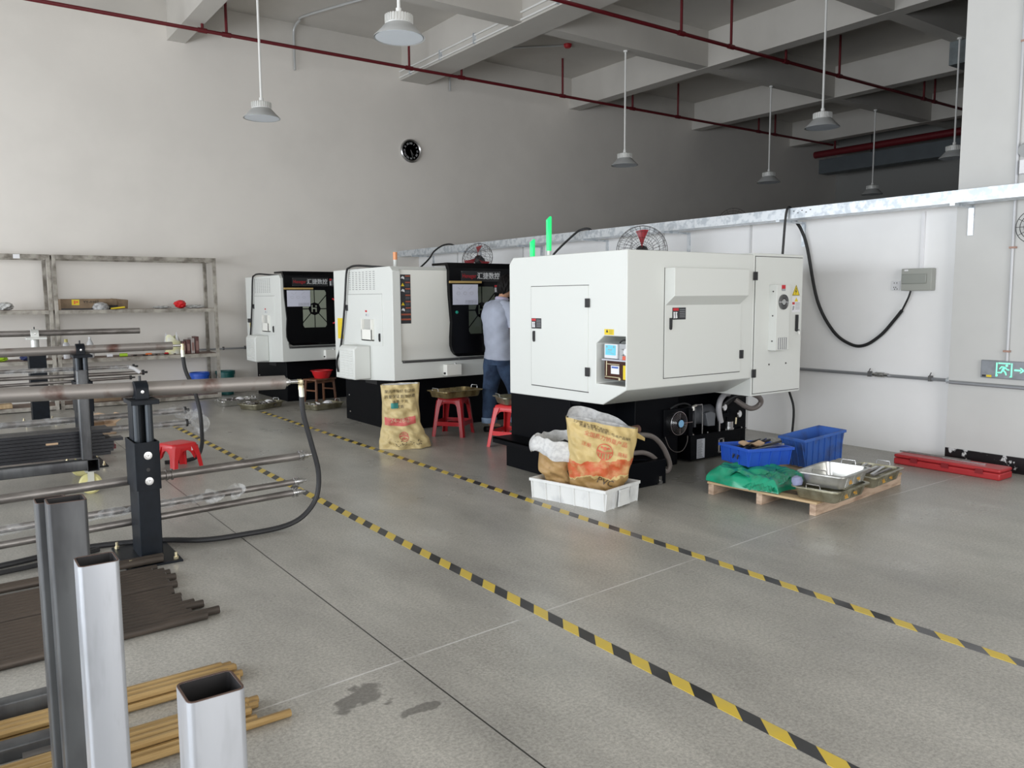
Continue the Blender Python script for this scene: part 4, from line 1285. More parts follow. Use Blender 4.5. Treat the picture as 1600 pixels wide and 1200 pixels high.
# wall pipe
t = T('air_line', 'grey compressed air pipe clipped along the partition behind the pallet', 'pipe', (7.2, 4, .72))
O('pipe_run', MB().tube([(7.215, 12.5, .72), (7.215, 3.46, .715), (7.20, 3.43, .715), (7.115, 3.40, .712), (7.115, -1.0, .70)], .016, 10), mat('pipe_grey', (0.33, 0.34, 0.36), .4, .4), t)
for yy, s_ in ((4.187, .02), (3.613, .016)):
    O('pipe_clip', MB().box(7.19, 7.235, yy - .012, yy + .012, .695, .745).cyl((7.19, yy, .74), (7.18, yy - .02, .775), .005, n=6), mat('clip_dark', (0.12, 0.12, 0.12), .5), t)
O('ball_valve', MB().cyl((7.20, 4.12, .72), (7.20, 4.04, .72), .026, n=14).cyl((7.17, 4.08, .72), (7.20, 4.08, .72), .014, n=10).cyl((7.2, 4.15, .72), (7.2, 4.12, .72), .02, n=10).cyl((7.2, 4.04, .72), (7.2, 4.0, .72), .02, n=10), chrome, t)
O('pipe_joint', MB().lathe((7.205, 3.45, .715), [(.02, -.02), (.026, -.012), (.026, .012), (.02, .02)], 14, axis=(0, 1, 0)), zinc, t)
t = T('air_line', 'thin grey pipe on the far wall between the shelf and the farthest machine', 'pipe', (3.8, 12.9, .7))
O('pipe_run', MB().cyl((3.3, 12.90, .70), (4.6, 12.90, .70), .013, n=8), MATS['pipe_grey'], t)
O('pipe_clip', MB().box(3.68, 3.70, 12.885, 12.93, .68, .73).box(4.02, 4.04, 12.885, 12.93, .68, .73), MATS['clip_dark'], t)
# exit sign with conduit
t = T('exit_sign', 'grey emergency exit sign with glowing green running man and arrow', 'exit sign', (7.12, 2.9, .8))
O('plate', MB().box(7.112, 7.14, 2.70, 3.150, .772, .920), sign_grey, t, bevel=.006)
F = frame((7.1115, 2.966, .848), LR)
gm = MB()
gm.box(-.064, -.053, -.058, .056, 0, .001).box(.050, .061, -.058, .056, 0, .001).box(-.048, .045, .046, .057, 0, .001)
gm.prism([(-.064, -.058), (-.050, -.058), (-.046, -.045), (-.053, -.04)], 'z', 0, .001).prism([(.040, -.058), (.061, -.058), (.061, -.05), (.05, -.048)], 'z', 0, .001)
O('door_symbol', gm.xf(F), sign_green, t)
mn = MB()
mn.lathe((.018, .034, 0), [(0, 0), (.010, 0), (.010, .001), (0, .001)], 14)
for pth, r_ in (([(.004, .022), (-.012, -.002)], .010), ([(.006, .018), (-.02, .024), (-.035, .006)], .0055), ([(.008, .018), (.020, .004), (.036, .0)], .0055),
                ([(-.012, -.004), (-.022, -.024), (-.046, -.026)], .0065), ([(-.010, -.004), (.008, -.018), (.016, -.040)], .0065)):
    for a, b_ in zip(pth[:-1], pth[1:]):
        d = Vector(b_) - Vector(a)
        n_ = Vector((-d.y, d.x)).normalized() * r_
        mn.prism([(a[0] + n_.x, a[1] + n_.y), (a[0] - n_.x, a[1] - n_.y), (b_[0] - n_.x * .8, b_[1] - n_.y * .8), (b_[0] + n_.x * .8, b_[1] + n_.y * .8)], 'z', 0, .001)
        mn.lathe((b_[0], b_[1], 0), [(0, 0), (r_ * .8, 0), (r_ * .8, .001), (0, .001)], 10)
O('running_man', mn.xf(F), sign_green, t)
ar = MB().box(.075, .125, -.006, .008, 0, .001).prism([(.115, .022), (.128, .022), (.155, .001), (.128, -.02), (.115, -.02), (.135, .001)], 'z', 0, .001)
O('arrow', ar.xf(F), sign_green, t)
O('rating_label', MB().box(-.135, -.095, -.068, -.050, 0, .001).xf(F), yellow_l, t)
O('dark_label', MB().box(-.17, -.14, -.068, -.050, 0, .001).xf(F), black_mt, t)
t = T('conduit', 'thin steel conduit running up the white pier from the exit sign', 'conduit', (7.12, 2.96, 2.5))
O('conduit_tube', MB().cyl((7.125, 2.955, .92), (7.125, 2.99, 5.84), .011, n=8), mat('conduit_steel', (0.55, 0.56, 0.58), 0.45, 0.2), t)
for zz in (1.0, 1.84, 3.45):
    O('saddle_clip', MB().box(7.11, 7.14, 2.935, 2.985, zz - .008, zz + .008), mat('rusty_clip', (0.40, 0.25, 0.2), .6), t)
t = T('emergency_light', 'twin-head emergency lamp with small white notice above the tray at the right edge', 'lamp', (7.1, 2.86, 2.4))
O('lamp_head', MB().lathe((7.10, 2.90, 2.59), [(0, .0), (.055, .0), (.06, .03), (.04, .07), (0, .075)], 20, axis=(.85, 0, .5)).cyl((7.12, 2.88, 2.54), (7.13, 2.86, 2.5), .012, n=8), lamp_sh, t)
O('lamp_body', MB().box(7.09, 7.14, 2.72, 2.935, 2.415, 2.525), white_l, t, bevel=.003)
lt = MB()
lt.box(7.0885, 7.0905, 2.84, 2.90, 2.47, 2.475).box(7.0885, 7.0905, 2.84, 2.90, 2.50, 2.505)
O('red_print', MB().box(7.0885, 7.0905, 2.84, 2.895, 2.445, 2.46), red_l, t)
O('grey_print', lt, grey_l, t)
t = T('wall_fan', 'edge of a black wire-guarded fan just inside the right side of the photo', 'fan', (7.0, 2.78, 2.0))
g = MB()
for rr in (.13, .10, .07, .04):
    g.tube([(7.02, 2.775 + rr * math.cos(a * PI / 16), 1.99 + rr * math.sin(a * PI / 16)) for a in range(32)], .003, 5, closed=True)
for k in range(12):
    g.cyl((7.02, 2.775, 1.99), (7.02, 2.775 + .13 * math.cos(k * PI / 6), 1.99 + .13 * math.sin(k * PI / 6)), .002, n=4)
O('wire_guard', g, black_mt, t)
O('motor', MB().cyl((7.02, 2.775, 1.99), (7.14, 2.775, 1.99), .03, n=12), black_mt, t)

# red tool case on the floor with loose bars on it
t = T('tool_case', 'long flat red plastic case lying at the foot of the partition', 'case', (6.85, 3.2, 0))
pA, pB = Vector((6.72, 2.80, 0)), Vector((6.72, 3.64, 0))
O('case_body', MB().box(6.735, 6.955, 2.795, 3.66, 0, .055), mat('red_case', (0.46, 0.03, 0.035), .4), t, bevel=.01)
O('case_lid', MB().box(6.735, 6.955, 2.795, 3.66, .058, .088), MATS['red_case'], t, bevel=.012)
for yy in (2.95, 3.22, 3.48):
    O('latch', MB().box(6.728, 6.736, yy - .03, yy + .03, .035, .075), mat('dark_red', (0.25, 0.015, 0.02), .4), t)
for k, (a, b, xx) in enumerate(((2.95, 3.30, 6.84), (3.1, 3.62, 6.90), (3.25, 3.68, 6.87))):
    TO('metal_bar', ['short bright bar on the right half of the red case', 'long dark bar on the back edge of the red case', 'thin grey bar on the left half of the red case'][k], 'bar',
       MB().box(xx, xx + .02, a, b, .088, .096), [chrome, steel_raw, steel_raw][k])

# ================================================================ pallet and what lies on it
PAL = Matrix.Translation((4.69, 3.065, 0)) @ Matrix.Rotation(math.radians(6.0), 4, 'Z')   # local x along the beams, local y away
t = T('pallet', 'low wooden pallet in front of the partition carrying bins, green sheet and metal pans', 'pallet', (5.3, 3.5, 0))
for k in range(3):
    y0 = [0, .40, .80][k]
    O('beam', MB().box(0, 1.34, y0, y0 + .045, 0, .078).xf(PAL), wood_beam, t, bevel=.003)
for k, (x0, x1) in enumerate(((0.0, .10), (.26, .38), (.54, .66), (.84, .96), (1.22, 1.34))):
    O('plank', MB().box(x0, x1, -.005, .855, .078, .094).xf(PAL), wood_top, t, bevel=.002)


def open_bin(mtx, L, W, H, mat_, t, lab_mat=None, ribs=(5, 3), taper=.02, name='bin_body'):
    """stackable bin: local x along L, y along W; ribs, rim and hollow inside"""
    def ring(d, z):
        return [(d, d, z), (L - d, d, z), (L - d, W - d, z), (d, W - d, z)]
    th = .004
    rings = [ring(taper, 0), ring(0, H), ring(th, H), ring(taper + th, .008)]
    vs = sum(rings, [])
    fs = [(0, 3, 2, 1), (12, 13, 14, 15)]
    for a in range(3):
        for j in range(4):
            fs.append((a * 4 + j, a * 4 + (j + 1) % 4, (a + 1) * 4 + (j + 1) % 4, (a + 1) * 4 + j))
    mb = MB().add(vs, fs)
    O(name, mb.xf(mtx), mat_, t)
    r = .010
    rim = MB().box(-r, L + r, -r, 0, H - .022, H).box(-r, L + r, W, W + r, H - .022, H).box(-r, 0, 0, W, H - .022, H).box(L, L + r, 0, W, H - .022, H)
    O('rim', rim.xf(mtx), mat_, t, bevel=.002)
    rb = MB()
    for k in range(ribs[0] + 1):
        x = taper + (L - 2 * taper) * k / ribs[0]
        for (yb, yt) in ((taper - r, -r), (W - taper, W)):
            rb.add([(x - .004, yb, 0), (x + .004, yb, 0), (x + .004, yb + r, 0), (x - .004, yb + r, 0), (x - .004, yt, H - .01), (x + .004, yt, H - .01), (x + .004, yt + r, H - .01), (x - .004, yt + r, H - .01)],
                   [(0, 1, 2, 3), (7, 6, 5, 4), (0, 4, 5, 1), (1, 5, 6, 2), (2, 6, 7, 3), (3, 7, 4, 0)])
    for k in range(ribs[1] + 1):
        y = taper + (W - 2 * taper) * k / ribs[1]
        for (xb, xt) in ((taper - r, -r), (L - taper, L)):
            rb.add([(xb, y - .004, 0), (xb + r, y - .004, 0), (xb + r, y + .004, 0), (xb, y + .004, 0), (xt, y - .004, H - .01), (xt + r, y - .004, H - .01), (xt + r, y + .004, H - .01), (xt, y + .004, H - .01)],
                   [(0, 1, 2, 3), (7, 6, 5, 4), (0, 4, 5, 1), (1, 5, 6, 2), (2, 6, 7, 3), (3, 7, 4, 0)])
    o = O('ribs', rb.xf(mtx), mat_, t)
    return o


# green folded sheet under the front blue bin
t = T('plastic_sheet', 'crumpled bright green plastic sheet on the left end of the pallet', 'plastic sheet', (4.8, 3.7, .1))


def tri_(x):
    return abs((x % 1.0) * 2 - 1)


def gsheet(u, v):
    x = -.01 + u * .56
    y = .28 + v * .60
    x += .022 * math.sin(v * 7 + 1) * (1 - u)
    y += .02 * math.sin(u * 8)
    e = min(1, min(u, 1 - u, v, 1 - v) * 9) ** .45
    f = .016 * tri_(x * 5.2 + y * 2.1 + .3 * math.sin(y * 9)) + .012 * tri_(y * 6.3 - x * 3.7 + .4 * math.sin(x * 11)) + .006 * tri_(x * 13 + y * 9 + math.sin(y * 14))
    h = .0975 + e * (.058 + f * 1.3 + .025 * min(1, max(0, (v - .3) * 2)))
    return PAL @ Vector((x, y, h))


O('folded_sheet', MB().grid(gsheet, 90, 90), green_bag, t)


def gflap(u, v):
    x = -.045 + u * .30 + .02 * math.sin(v * 8)
    y = .30 + v * .26 + .015 * math.sin(u * 9)
    h = .104 + .072 * u ** .6 + .012 * tri_(v * 4 + u * 2) + .006 * tri_(v * 9 - u * 6)
    return PAL @ Vector((x, y, max(.100, h)))


O('loose_flap', MB().grid(gflap, 30, 50), green_bag, t)
O('upper_fold', MB().grid(lambda u, v: PAL @ Vector((-.01 + .50 * u, .50 + .16 * v + .02 * math.sin(u * 9), .168 + .034 * math.sin(v * PI) + .012 * tri_(u * 4 + v * 1.5) + .008 * math.sin(u * 17))), 50, 16), green_bag, t)

# small blue bin on the sheet
B1 = Matrix.Translation((4.865, 3.80, .185)) @ Matrix.Rotation(math.radians(-30), 4, 'Z')
t = T('storage_bin', 'small clean blue plastic bin full of loose steel bars, on the green sheet', 'bin', (4.93, 3.8, .18))
B1 = Matrix.Translation((4.80, 3.705, .207)) @ Matrix.Rotation(math.radians(-12), 4, 'Z') @ Matrix.Rotation(math.radians(2), 4, 'Y')
open_bin(B1, .42, .33, .135, blue_pl, t, ribs=(4, 3))
hn = MB()
for yy in (.10, .15):
    hn.tube([(-.006, yy, .075), (-.018, yy - .004, .06), (-.014, yy + .006, .045)], .004, 6)
    hn.tube([(-.008, yy + .012, .08), (-.014, yy + .012, .05)], .003, 6)
O('wire_hook', hn.xf(B1), black_mt, t)
for k in range(9):
    a = rnd.uniform(-.25, .35)
    m_ = B1 @ Matrix.Translation((.22 + rnd.uniform(-.06, .05), .06 + k * .025, .115 + rnd.uniform(-.01, .03))) @ Matrix.Rotation(a, 4, 'Z') @ Matrix.Rotation(rnd.uniform(-.25, -.02), 4, 'Y')
    TO('steel_bar', 'short steel bar in the small blue bin, %s from its camera side' % FST[k], 'bar', MB().boxM(m_, .30, .016, .014), chrome if k % 3 == 0 else flat_m, group='short bars in the small blue bin')
m_ = B1 @ Matrix.Translation((.15, .15, .14))
TO('cardboard_scrap', 'torn piece of tan cardboard among the bars in the small blue bin', 'cardboard', MB().grid(lambda u, v: m_ @ Vector(((u - .5) * .20, (v - .5) * .07, .012 * math.sin(u * 7) + .01 * v)), 8, 4).grid(lambda u, v: m_ @ Vector(((u - .5) * .20, (v - .5) * .07, .008 + .012 * math.sin(u * 7) + .01 * v)), 8, 4), card)
# larger blue bin lying tilted
B2 = Matrix.Translation((5.13, 3.44, .10)) @ Matrix.Rotation(math.radians(14), 4, 'Z') @ Matrix.Rotation(math.radians(-4), 4, 'X') @ Matrix.Rotation(math.radians(-2), 4, 'Y')
t = T('storage_bin', 'larger scuffed blue plastic bin behind the small blue one', 'bin', (5.4, 3.6, .1))
B2 = Matrix.Translation((5.50, 3.69, .105)) @ Matrix.Rotation(math.radians(-8), 4, 'Z') @ Matrix.Rotation(math.radians(-6), 4, 'Y')
open_bin(B2, .45, .26, .235, blue_dirty, t, ribs=(6, 3), taper=.03)


def pan(mtx, L, W, H, mat_, label, cat_group=None, handles=True, marks=None):
    t = T('metal_pan', label, 'pan', mtx.translation)
    t.location = mtx.translation
    def rr(d, z, r):
        out = []
        for cx, cy, s0 in ((L / 2 - d - r, W / 2 - d - r, 0), (-L / 2 + d + r, W / 2 - d - r, 1), (-L / 2 + d + r, -W / 2 + d + r, 2), (L / 2 - d - r, -W / 2 + d + r, 3)):
            for k in range(6):
                a = (s0 + k / 5) * PI / 2
                out.append((cx + r * math.cos(a), cy + r * math.sin(a), z))
        return out
    secs = [rr(.030, 0, .03), rr(.024, .004, .035), rr(.004, H, .045), rr(-.016, H, .05), rr(-.016, H - .008, .05)]
    secs2 = [rr(.007, H - .003, .045), rr(.027, .006, .035)]
    n = len(secs[0])
    allr = [secs2[1], secs2[0]] + [rr(.006, H + .001, .045), secs[3], secs[4], rr(.003, H - .008, .045), secs[1], secs[0]]
    vs = sum(allr, [])
    fs = [tuple(range(n))[::-1], tuple((len(allr) - 1) * n + j for j in range(n))]
    for a in range(len(allr) - 1):
        for j in range(n):
            fs.append((a * n + j, a * n + (j + 1) % n, (a + 1) * n + (j + 1) % n, (a + 1) * n + j))
    O('tray', MB().add(vs, fs).xf(mtx), mat_, t)
    rb = MB()
    for sx in (-1, 1):
        for k in (-1, 0, 1):
            for j in (-1, 0, 1):
                xx = sx * 0 + (k * L * .27 + j * .018)
                for sy in (-1, 1):
                    yb, yt = sy * (W / 2 - .024), sy * (W / 2 - .006)
                    if sx == 1:
                        rb.add([(xx - .004, yb, .012), (xx + .004, yb, .012), (xx + .004, yt, H - .012), (xx - .004, yt, H - .012),
                                (xx - .003, yb + sy * .006, .012), (xx + .003, yb + sy * .006, .012), (xx + .003, yt + sy * .006, H - .012), (xx - .003, yt + sy * .006, H - .012)],
                               [(0, 1, 2, 3), (4, 5, 6, 7), (0, 1, 5, 4), (1, 2, 6, 5), (2, 3, 7, 6), (3, 0, 4, 7)])
    O('pressed_ribs', rb.xf(mtx), mat_, t)
    if handles:
        for sx in (-1, 1):
            x = sx * (L / 2 + .012)
            O('handle', MB().tube([(x, -.05, H - .004), (x, -.05, H + .012), (x + sx * .004, -.045, H + .03), (x + sx * .004, .045, H + .03), (x, .05, H + .012), (x, .05, H - .004)], .0035, 7).xf(mtx), chrome, t)
    if marks:
        for k, s_ in enumerate(marks):
            tb = text_mb(s_, .055, .0006)
            tb.xf(mtx @ Matrix.Translation((-.08 + k * .13, -W / 2 + .010, H * .5)) @ Matrix.Rotation(math.radians(90 - 14), 4, 'X') @ Matrix.Identity(4))
            O('painted_mark', tb, mat('orange_marker', (0.72, 0.36, 0.02), .5), t)
    return t


def pm(x, y, z, a):
    return Matrix.Translation((x, y, z)) @ Matrix.Rotation(math.radians(a), 4, 'Z')


A_ = 6
pan(pm(4.93, 3.115, .095, A_), .46, .32, .085, alu_old, 'dull oily metal pan lying under the shiny pan at the front of the pallet', marks=('盘', '40'))
pan(pm(4.945, 3.10, .186, A_ + 3), .44, .31, .095, alu, 'shiny deep metal pan with wire handles stacked on top of the dull pan', marks=('盘', '40'))
pan(pm(5.55, 3.20, .095, A_ + 2), .50, .30, .085, alu_old, 'dull metal pan full of steel bars at the right end of the pallet', marks=('盘', '40'))
for k in range(7):
    m_ = pm(5.52 + rnd.uniform(-.03, .03), 3.09 + k * .033, .178 + rnd.uniform(0, .012), A_ + 10 + rnd.uniform(-6, 6))
    TO('steel_bar', 'flat bar in the right-hand pan on the pallet, %s from the front' % FST[k], 'bar', MB().boxM(m_, .34, .022, .010), chrome if k % 2 else steel_raw, group='flat bars in the right-hand pan')
for k in range(6):
    m_ = pm(4.94 + rnd.uniform(-.02, .02), 3.02 + k * .028, .199, A_ + rnd.uniform(-5, 5))
    TO('steel_bar', 'short grey bar inside the shiny pan, %s from the front' % FST[k], 'bar', MB().boxM(m_, .20, .018, .008), steel_raw, group='short bars in the shiny pan')
for k in range(5):
    m_ = pm(5.60 + k * .05, 3.42 + k * .018, .103 + k * .004, A_ + 14)
    TO('steel_plate', 'dark steel strip behind the right-hand pan, %s from the left' % FST[k], 'bar', MB().boxM(m_, .26, .03, .012), flat_m, group='dark strips behind the right-hand pan')
TO('blue_glove', 'bunched grey-blue work glove between the green sheet and the pans', 'glove', MB().lathe((4.68, 3.20, .186), [(0, 0), (.03, .003), (.038, .03), (.032, .055), (.012, .066), (0, .068)], 14, axis=(0, .2, 1)), mat('glove_blue_grey', (0.25, 0.27, 0.42), .8, var=.3, scale=20))

# ================================================================ white crate with two sacks
CR = Matrix.Translation((3.643, 3.985, 0)) @ Matrix.Rotation(math.radians(13.0), 4, 'Z')
t = T('plastic_crate', 'shallow white ribbed crate on the floor holding two sacks', 'crate', (3.7, 4.3, 0))
open_bin(CR, .42, .66, .148, white_pl, t, ribs=(4, 5), taper=.012, name='crate_body')
O('hand_grip', MB().prism([(.14, .01), (.155, .128), (.27, .128), (.285, .01)], 'y', -.016, -.008).box(.15, .275, -.02, -.008, .108, .128).xf(CR), white_pl, t, bevel=.002)


def sack(name, label, base, face_deg, h, prof, mats, n=2.6, mouth=None, wob=1.0, seed=1, tilt=0.0):
    """prof: list of (v, half width, half depth, centre x offset). returns (thing, surf) in the local frame where -y is the front"""
    t = T(name, label, 'sack', base, rz=math.radians(face_deg))
    def at(v):
        for i in range(len(prof) - 1):
            if v <= prof[i + 1][0] + 1e-9:
                a, b = prof[i], prof[i + 1]
                f = (v - a[0]) / (b[0] - a[0])
                f = f * f * (3 - 2 * f)
                return [a[k] + (b[k] - a[k]) * f for k in (1, 2, 3)]
        return prof[-1][1:]
    def wr(x, z, s):
        return wob * (.010 * math.sin(x * 31 + z * 17 + seed) + .007 * math.sin(z * 43 - x * 29 + seed * 2) + .006 * math.sin(x * 71 + z * 9 + seed) * (z / h) + .004 * math.sin(z * 90 + x * 50))
    def surf(u, v):
        a, b, c = at(v)
        th = 2 * PI * u
        cc, ss = math.cos(th), math.sin(th)
        x = a * math.copysign(abs(cc) ** (2 / n), cc)
        y = b * math.copysign(abs(ss) ** (2 / n), ss)
        z = v * h
        k = 1 + .04 * wob * math.sin(th * 5 + v * 6 + seed) + .02 * wob * math.sin(th * 11 + v * 13)
        d = wr(x, z, 1)
        y2 = y * k + (d if y > 0 else -d) * min(1, abs(y) / b * 1.2)
        return Vector((x * (1 + .5 * (k - 1)) + c, y2, z + tilt * x))
    def front(x, z):
        v = min(max(z / h, 0), 1)
        a, b, c = at(v)
        xx = max(-a * .98, min(a * .98, x))
        y = -b * (1 - abs(xx / a) ** n) ** (1 / n)
        th = math.atan2(-abs(y / b) ** (n / 2), math.copysign(abs(xx / a) ** (n / 2), xx)) % (2 * PI)
        k = 1 + .04 * wob * math.sin(th * 5 + v * 6 + seed) + .02 * wob * math.sin(th * 11 + v * 13)
        y2 = y * k - wr(xx, v * h, 1) * min(1, abs(y) / b * 1.2)
        return Vector((xx * (1 + .5 * (k - 1)) + c, y2 - .0045, z + tilt * xx))
    body = MB().grid(surf, 168, 60, wrapu=True)
    k0 = [surf(i / 168, 0) for i in range(168)]
    body.add(k0, [tuple(range(168))])
    O('sack_body', body, mats[0], t, local=True)
    # inner lining
    inn = MB().grid(lambda u, v: (lambda p: Vector(((p.x - at(1 - v * .35)[2]) * .93 + at(1 - v * .35)[2], p.y * .78, p.z)))(surf(u, 1 - v * .35)), 72, 12, wrapu=True)
    O('inner_lining', inn, mats[1], t, local=True)
    return t, surf, front, at


def print_on(t, front, mb, x0, z0, mat_, name, rot=0.0):
    c, s_ = math.cos(rot), math.sin(rot)
    out = MB()
    out.add([front(x0 + p[0] * c - p[1] * s_, z0 + p[0] * s_ + p[1] * c) for p in mb.v], mb.f)
    return O(name, out, mat_, t, local=True)


def disc_logo(r):
    """round emblem: head dots over an arc with vertical strokes (open areas stay bare)"""
    mb = MB()
    def arc(r0, r1, a0, a1, n=24):
        vs = []
        for i in range(n + 1):
            a = math.radians(a0 + (a1 - a0) * i / n)
            vs += [(r0 * math.cos(a), r0 * math.sin(a), 0), (r1 * math.cos(a), r1 * math.sin(a), 0)]
        mb.add(vs, [(2 * i, 2 * i + 1, 2 * i + 3, 2 * i + 2) for i in range(n)])
    def quad(x0, x1, y0, y1, k=6):
        vs = [(x0 + (x1 - x0) * i / 2, y0 + (y1 - y0) * j / k, 0) for j in range(k + 1) for i in range(3)]
        mb.add(vs, [(j * 3 + i, j * 3 + i + 1, j * 3 + i + 4, j * 3 + i + 3) for j in range(k) for i in range(2)])
    arc(r * .90, r, 0, 360, 40)
    for cx, cy, q in ((0, .42, .24), (-.42, .50, .15), (.42, .50, .15)):
        vs = [(r * cx, r * cy, 0)] + [(r * (cx + q * math.cos(a * PI / 8)), r * (cy + q * math.sin(a * PI / 8)), 0) for a in range(16)]
        mb.add(vs, [(0, 1 + i, 1 + (i + 1) % 16) for i in range(16)])
    vs = []
    for i in range(21):
        x = -.88 + 1.76 * i / 20
        yt = .05 + .16 * (x ** 2)
        vs += [(r * x, r * (yt - .22), 0), (r * x, r * yt, 0)]
    mb.add(vs, [(2 * i, 2 * i + 1, 2 * i + 3, 2 * i + 2) for i in range(20)])
    quad(-.10 * r, .10 * r, -.9 * r, -.1 * r)
    quad(-.42 * r, -.28 * r, -.82 * r, -.1 * r)
    quad(.28 * r, .42 * r, -.82 * r, -.1 * r)
    quad(-.74 * r, -.62 * r, -.6 * r, .0 * r)
    quad(.62 * r, .74 * r, -.6 * r, .0 * r)
    return mb


sack_y = (0.62, 0.47, 0.20)
faded_red = mat('faded_red_print', (0.62, 0.13, 0.07), .6, scale=14, col2=(0.60, 0.30, 0.14), lo=.5, hi=.75)
black_print = mat('faded_black_print', (0.07, 0.05, 0.03), .6, scale=25, col2=(0.35, 0.26, 0.12), lo=.55, hi=.75)
lining = mat('white_woven_lining', (0.66, 0.66, 0.65), .6, scale=40, col2=(0.52, 0.52, 0.52), bmp=.3)
# tall sack
s1m = sack_mat('tall_sack_weave', sack_y, None, (0.30, 0.17, 0.055), .17, band=(.18, .30), band_col=(0.55, 0.11, 0.035))
t, sf, fr_, at_ = sack('sack', 'tall yellow sack with round red emblem and black PVC lettering, in the white crate', (3.795, 4.245, .012), -43, .565,
                       [(0, .175, .095, .0), (.10, .185, .105, .0), (.24, .190, .105, .0), (.38, .215, .12, .015), (.65, .232, .115, .03), (.85, .248, .095, .035), (1.0, .255, .08, .03)],
                       [s1m, lining], seed=2, tilt=-.16)
print_on(t, fr_, text_mb('PVC', .066, 0, sub=3), .06, .165, black_print, 'black_letters', -.12)
print_on(t, fr_, disc_logo(.058), .03, .375, faded_red, 'round_emblem', -.1)
print_on(t, fr_, text_mb('全国质力销量产品', .038, 0, sub=2), .03, .463, faded_red, 'red_characters', -.15)
print_on(t, fr_, text_mb('注册', .034, 0, sub=2), -.10, .405, faded_red, 'red_characters', -.15)
print_on(t, fr_, text_mb('商标', .034, 0, sub=2), .150, .370, faded_red, 'red_characters', -.1)
print_on(t, fr_, text_mb('上沪牌 (CE) 聚氯乙烯树脂', .022, 0, sub=2), -.07, .540, black_print, 'black_characters', -.14)
print_on(t, fr_, text_mb('质量·信用 包装有限公司-本产品编号', .023, 0, sub=2), .03, .508, black_print, 'black_characters', -.14)


def backflap(u, v):
    p = sf(.05 + u * .45, 1.0)
    return p + Vector((0, -.10 * v * math.sin(u * PI), .075 * math.sin(u * PI * .9 + .5) * v))


O('opened_flap', MB().grid(lambda u, v: sf(.08 + u * .40, .98) + Vector((.02 * v, -.045 * v, (.085 * math.sin(PI * min(1, (.15 + (1 - u) * 1.0))) ** 1.0 + .01) * v)), 30, 8), lining, t, local=True)
O('side_ear', MB().grid(lambda u, v: Vector((.255 + u * .085, -.03 + .02 * math.sin(u * 3) + .03 * v, .515 - u * .055 - v * .055 * (1 - u * .5))), 8, 6), s1m, t, local=True)
# low sack
s2m = sack_mat('low_sack_weave', (0.46, 0.29, 0.12), (0.18, 0.09, 0.03), (0.22, 0.11, 0.04), .02)
t, sf, fr_, at_ = sack('sack', 'low brown sack with folded white collar full of dark chips, in the white crate', (3.735, 4.53, .012), -40, .36,
                       [(0, .115, .10, 0), (.12, .125, .11, 0), (.36, .140, .122, -.01), (.52, .178, .152, -.02), (.88, .175, .16, -.01), (1.0, .19, .17, -.01)],
                       [s2m, lining], seed=5, tilt=-.04)
print_on(t, fr_, text_mb('PVC', .070, 0, sub=3), .10, .20, black_print, 'black_letters', .35)
print_on(t, fr_, text_mb('50', .035, 0, sub=2), .06, .11, black_print, 'small_print')


def collar(u, v):
    # runs from inside the mouth over the lip and down outside
    th = 2 * PI * u
    w_ = 1 + .05 * math.sin(th * 4 + 1) + .03 * math.sin(th * 9)
    if v < .35:
        k = v / .35
        rr, zz = .80 + .22 * k, .30 + .13 * k
    else:
        k = (v - .35) / .65
        rr, zz = 1.02 + .16 * math.sin(k * PI * .8) * w_, .43 - .125 * k * (1 + .15 * math.sin(th * 3))
    a = .205 * rr * w_
    b = .18 * rr * w_
    cc, ss = math.cos(th), math.sin(th)
    n = 2.5
    z = zz + .018 * math.sin(th * 2 + .6) + .006 * math.sin(th * 13 + v * 9) - .06 * cc * 0 + .03 * max(0, ss)
    return Vector((a * math.copysign(abs(cc) ** (2 / n), cc) - .01, b * math.copysign(abs(ss) ** (2 / n), ss), z))


O('turned_down_collar', MB().grid(collar, 80, 26, wrapu=True), lining, t, local=True)
cp = MB().grid(lambda u, v: Vector((.18 * v * math.cos(2 * PI * u), .155 * v * math.sin(2 * PI * u), .335 + .065 * (1 - v) ** 1.2 + .008 * math.sin(u * 60 + v * 30))), 40, 14, wrapu=True)
o = O('chip_heap', cp, chip_m, t, local=True)
o['kind'] = 'stuff'

# ---------------------------------------------------------------- sack by the middle machine
s3m = sack_mat('upright_sack_weave', (0.64, 0.51, 0.25), (0.35, 0.25, 0.10), (0.60, 0.46, 0.22), -.5)
t, sf, fr_, at_ = sack('sack', 'upright yellow sack with red band and upside-down emblem before the middle machine', (3.70, 7.02, .0), -28, .63,
                       [(0, .255, .15, .03), (.10, .245, .16, .025), (.22, .215, .13, .01), (.40, .185, .10, 0), (.70, .178, .095, -.01), (1.0, .190, .095, -.01)],
                       [s3m, lining], seed=9, wob=1.25, tilt=.03)
bnd = MB()
bnd.grid(lambda u, v: (-.165 + u * .30, -.5 * .085 + v * .075 - .018 * math.sin(u * PI), 0), 24, 6)
red_band = mat('faded_pink_band', (0.55, 0.10, 0.09), .6, scale=12, col2=(0.60, 0.24, 0.17), lo=.5, hi=.75)
print_on(t, fr_, bnd, .0, .285, red_band, 'red_band')
bt = print_on(t, lambda x, z: fr_(x, z) + Vector((0, -.002, 0)), text_mb('24-28-2', .060, 0, sub=2), -.012, .278, mat('band_lettering', (0.62, 0.42, 0.28), .6), 'band_lettering')
lg = disc_logo(.045)
lg.v = [(-a, -b, c) for a, b, c in lg.v]
print_on(t, fr_, lg, .01, .125, red_band, 'round_emblem')
for k, s_ in enumerate(('聚丙烯编织 包装袋', '质量保证 防潮防晒', '净重 千克', '优质')):
    print_on(t, fr_, text_mb(s_, .036, 0, sub=2), .0, .565 - k * .052, black_print, 'black_characters')
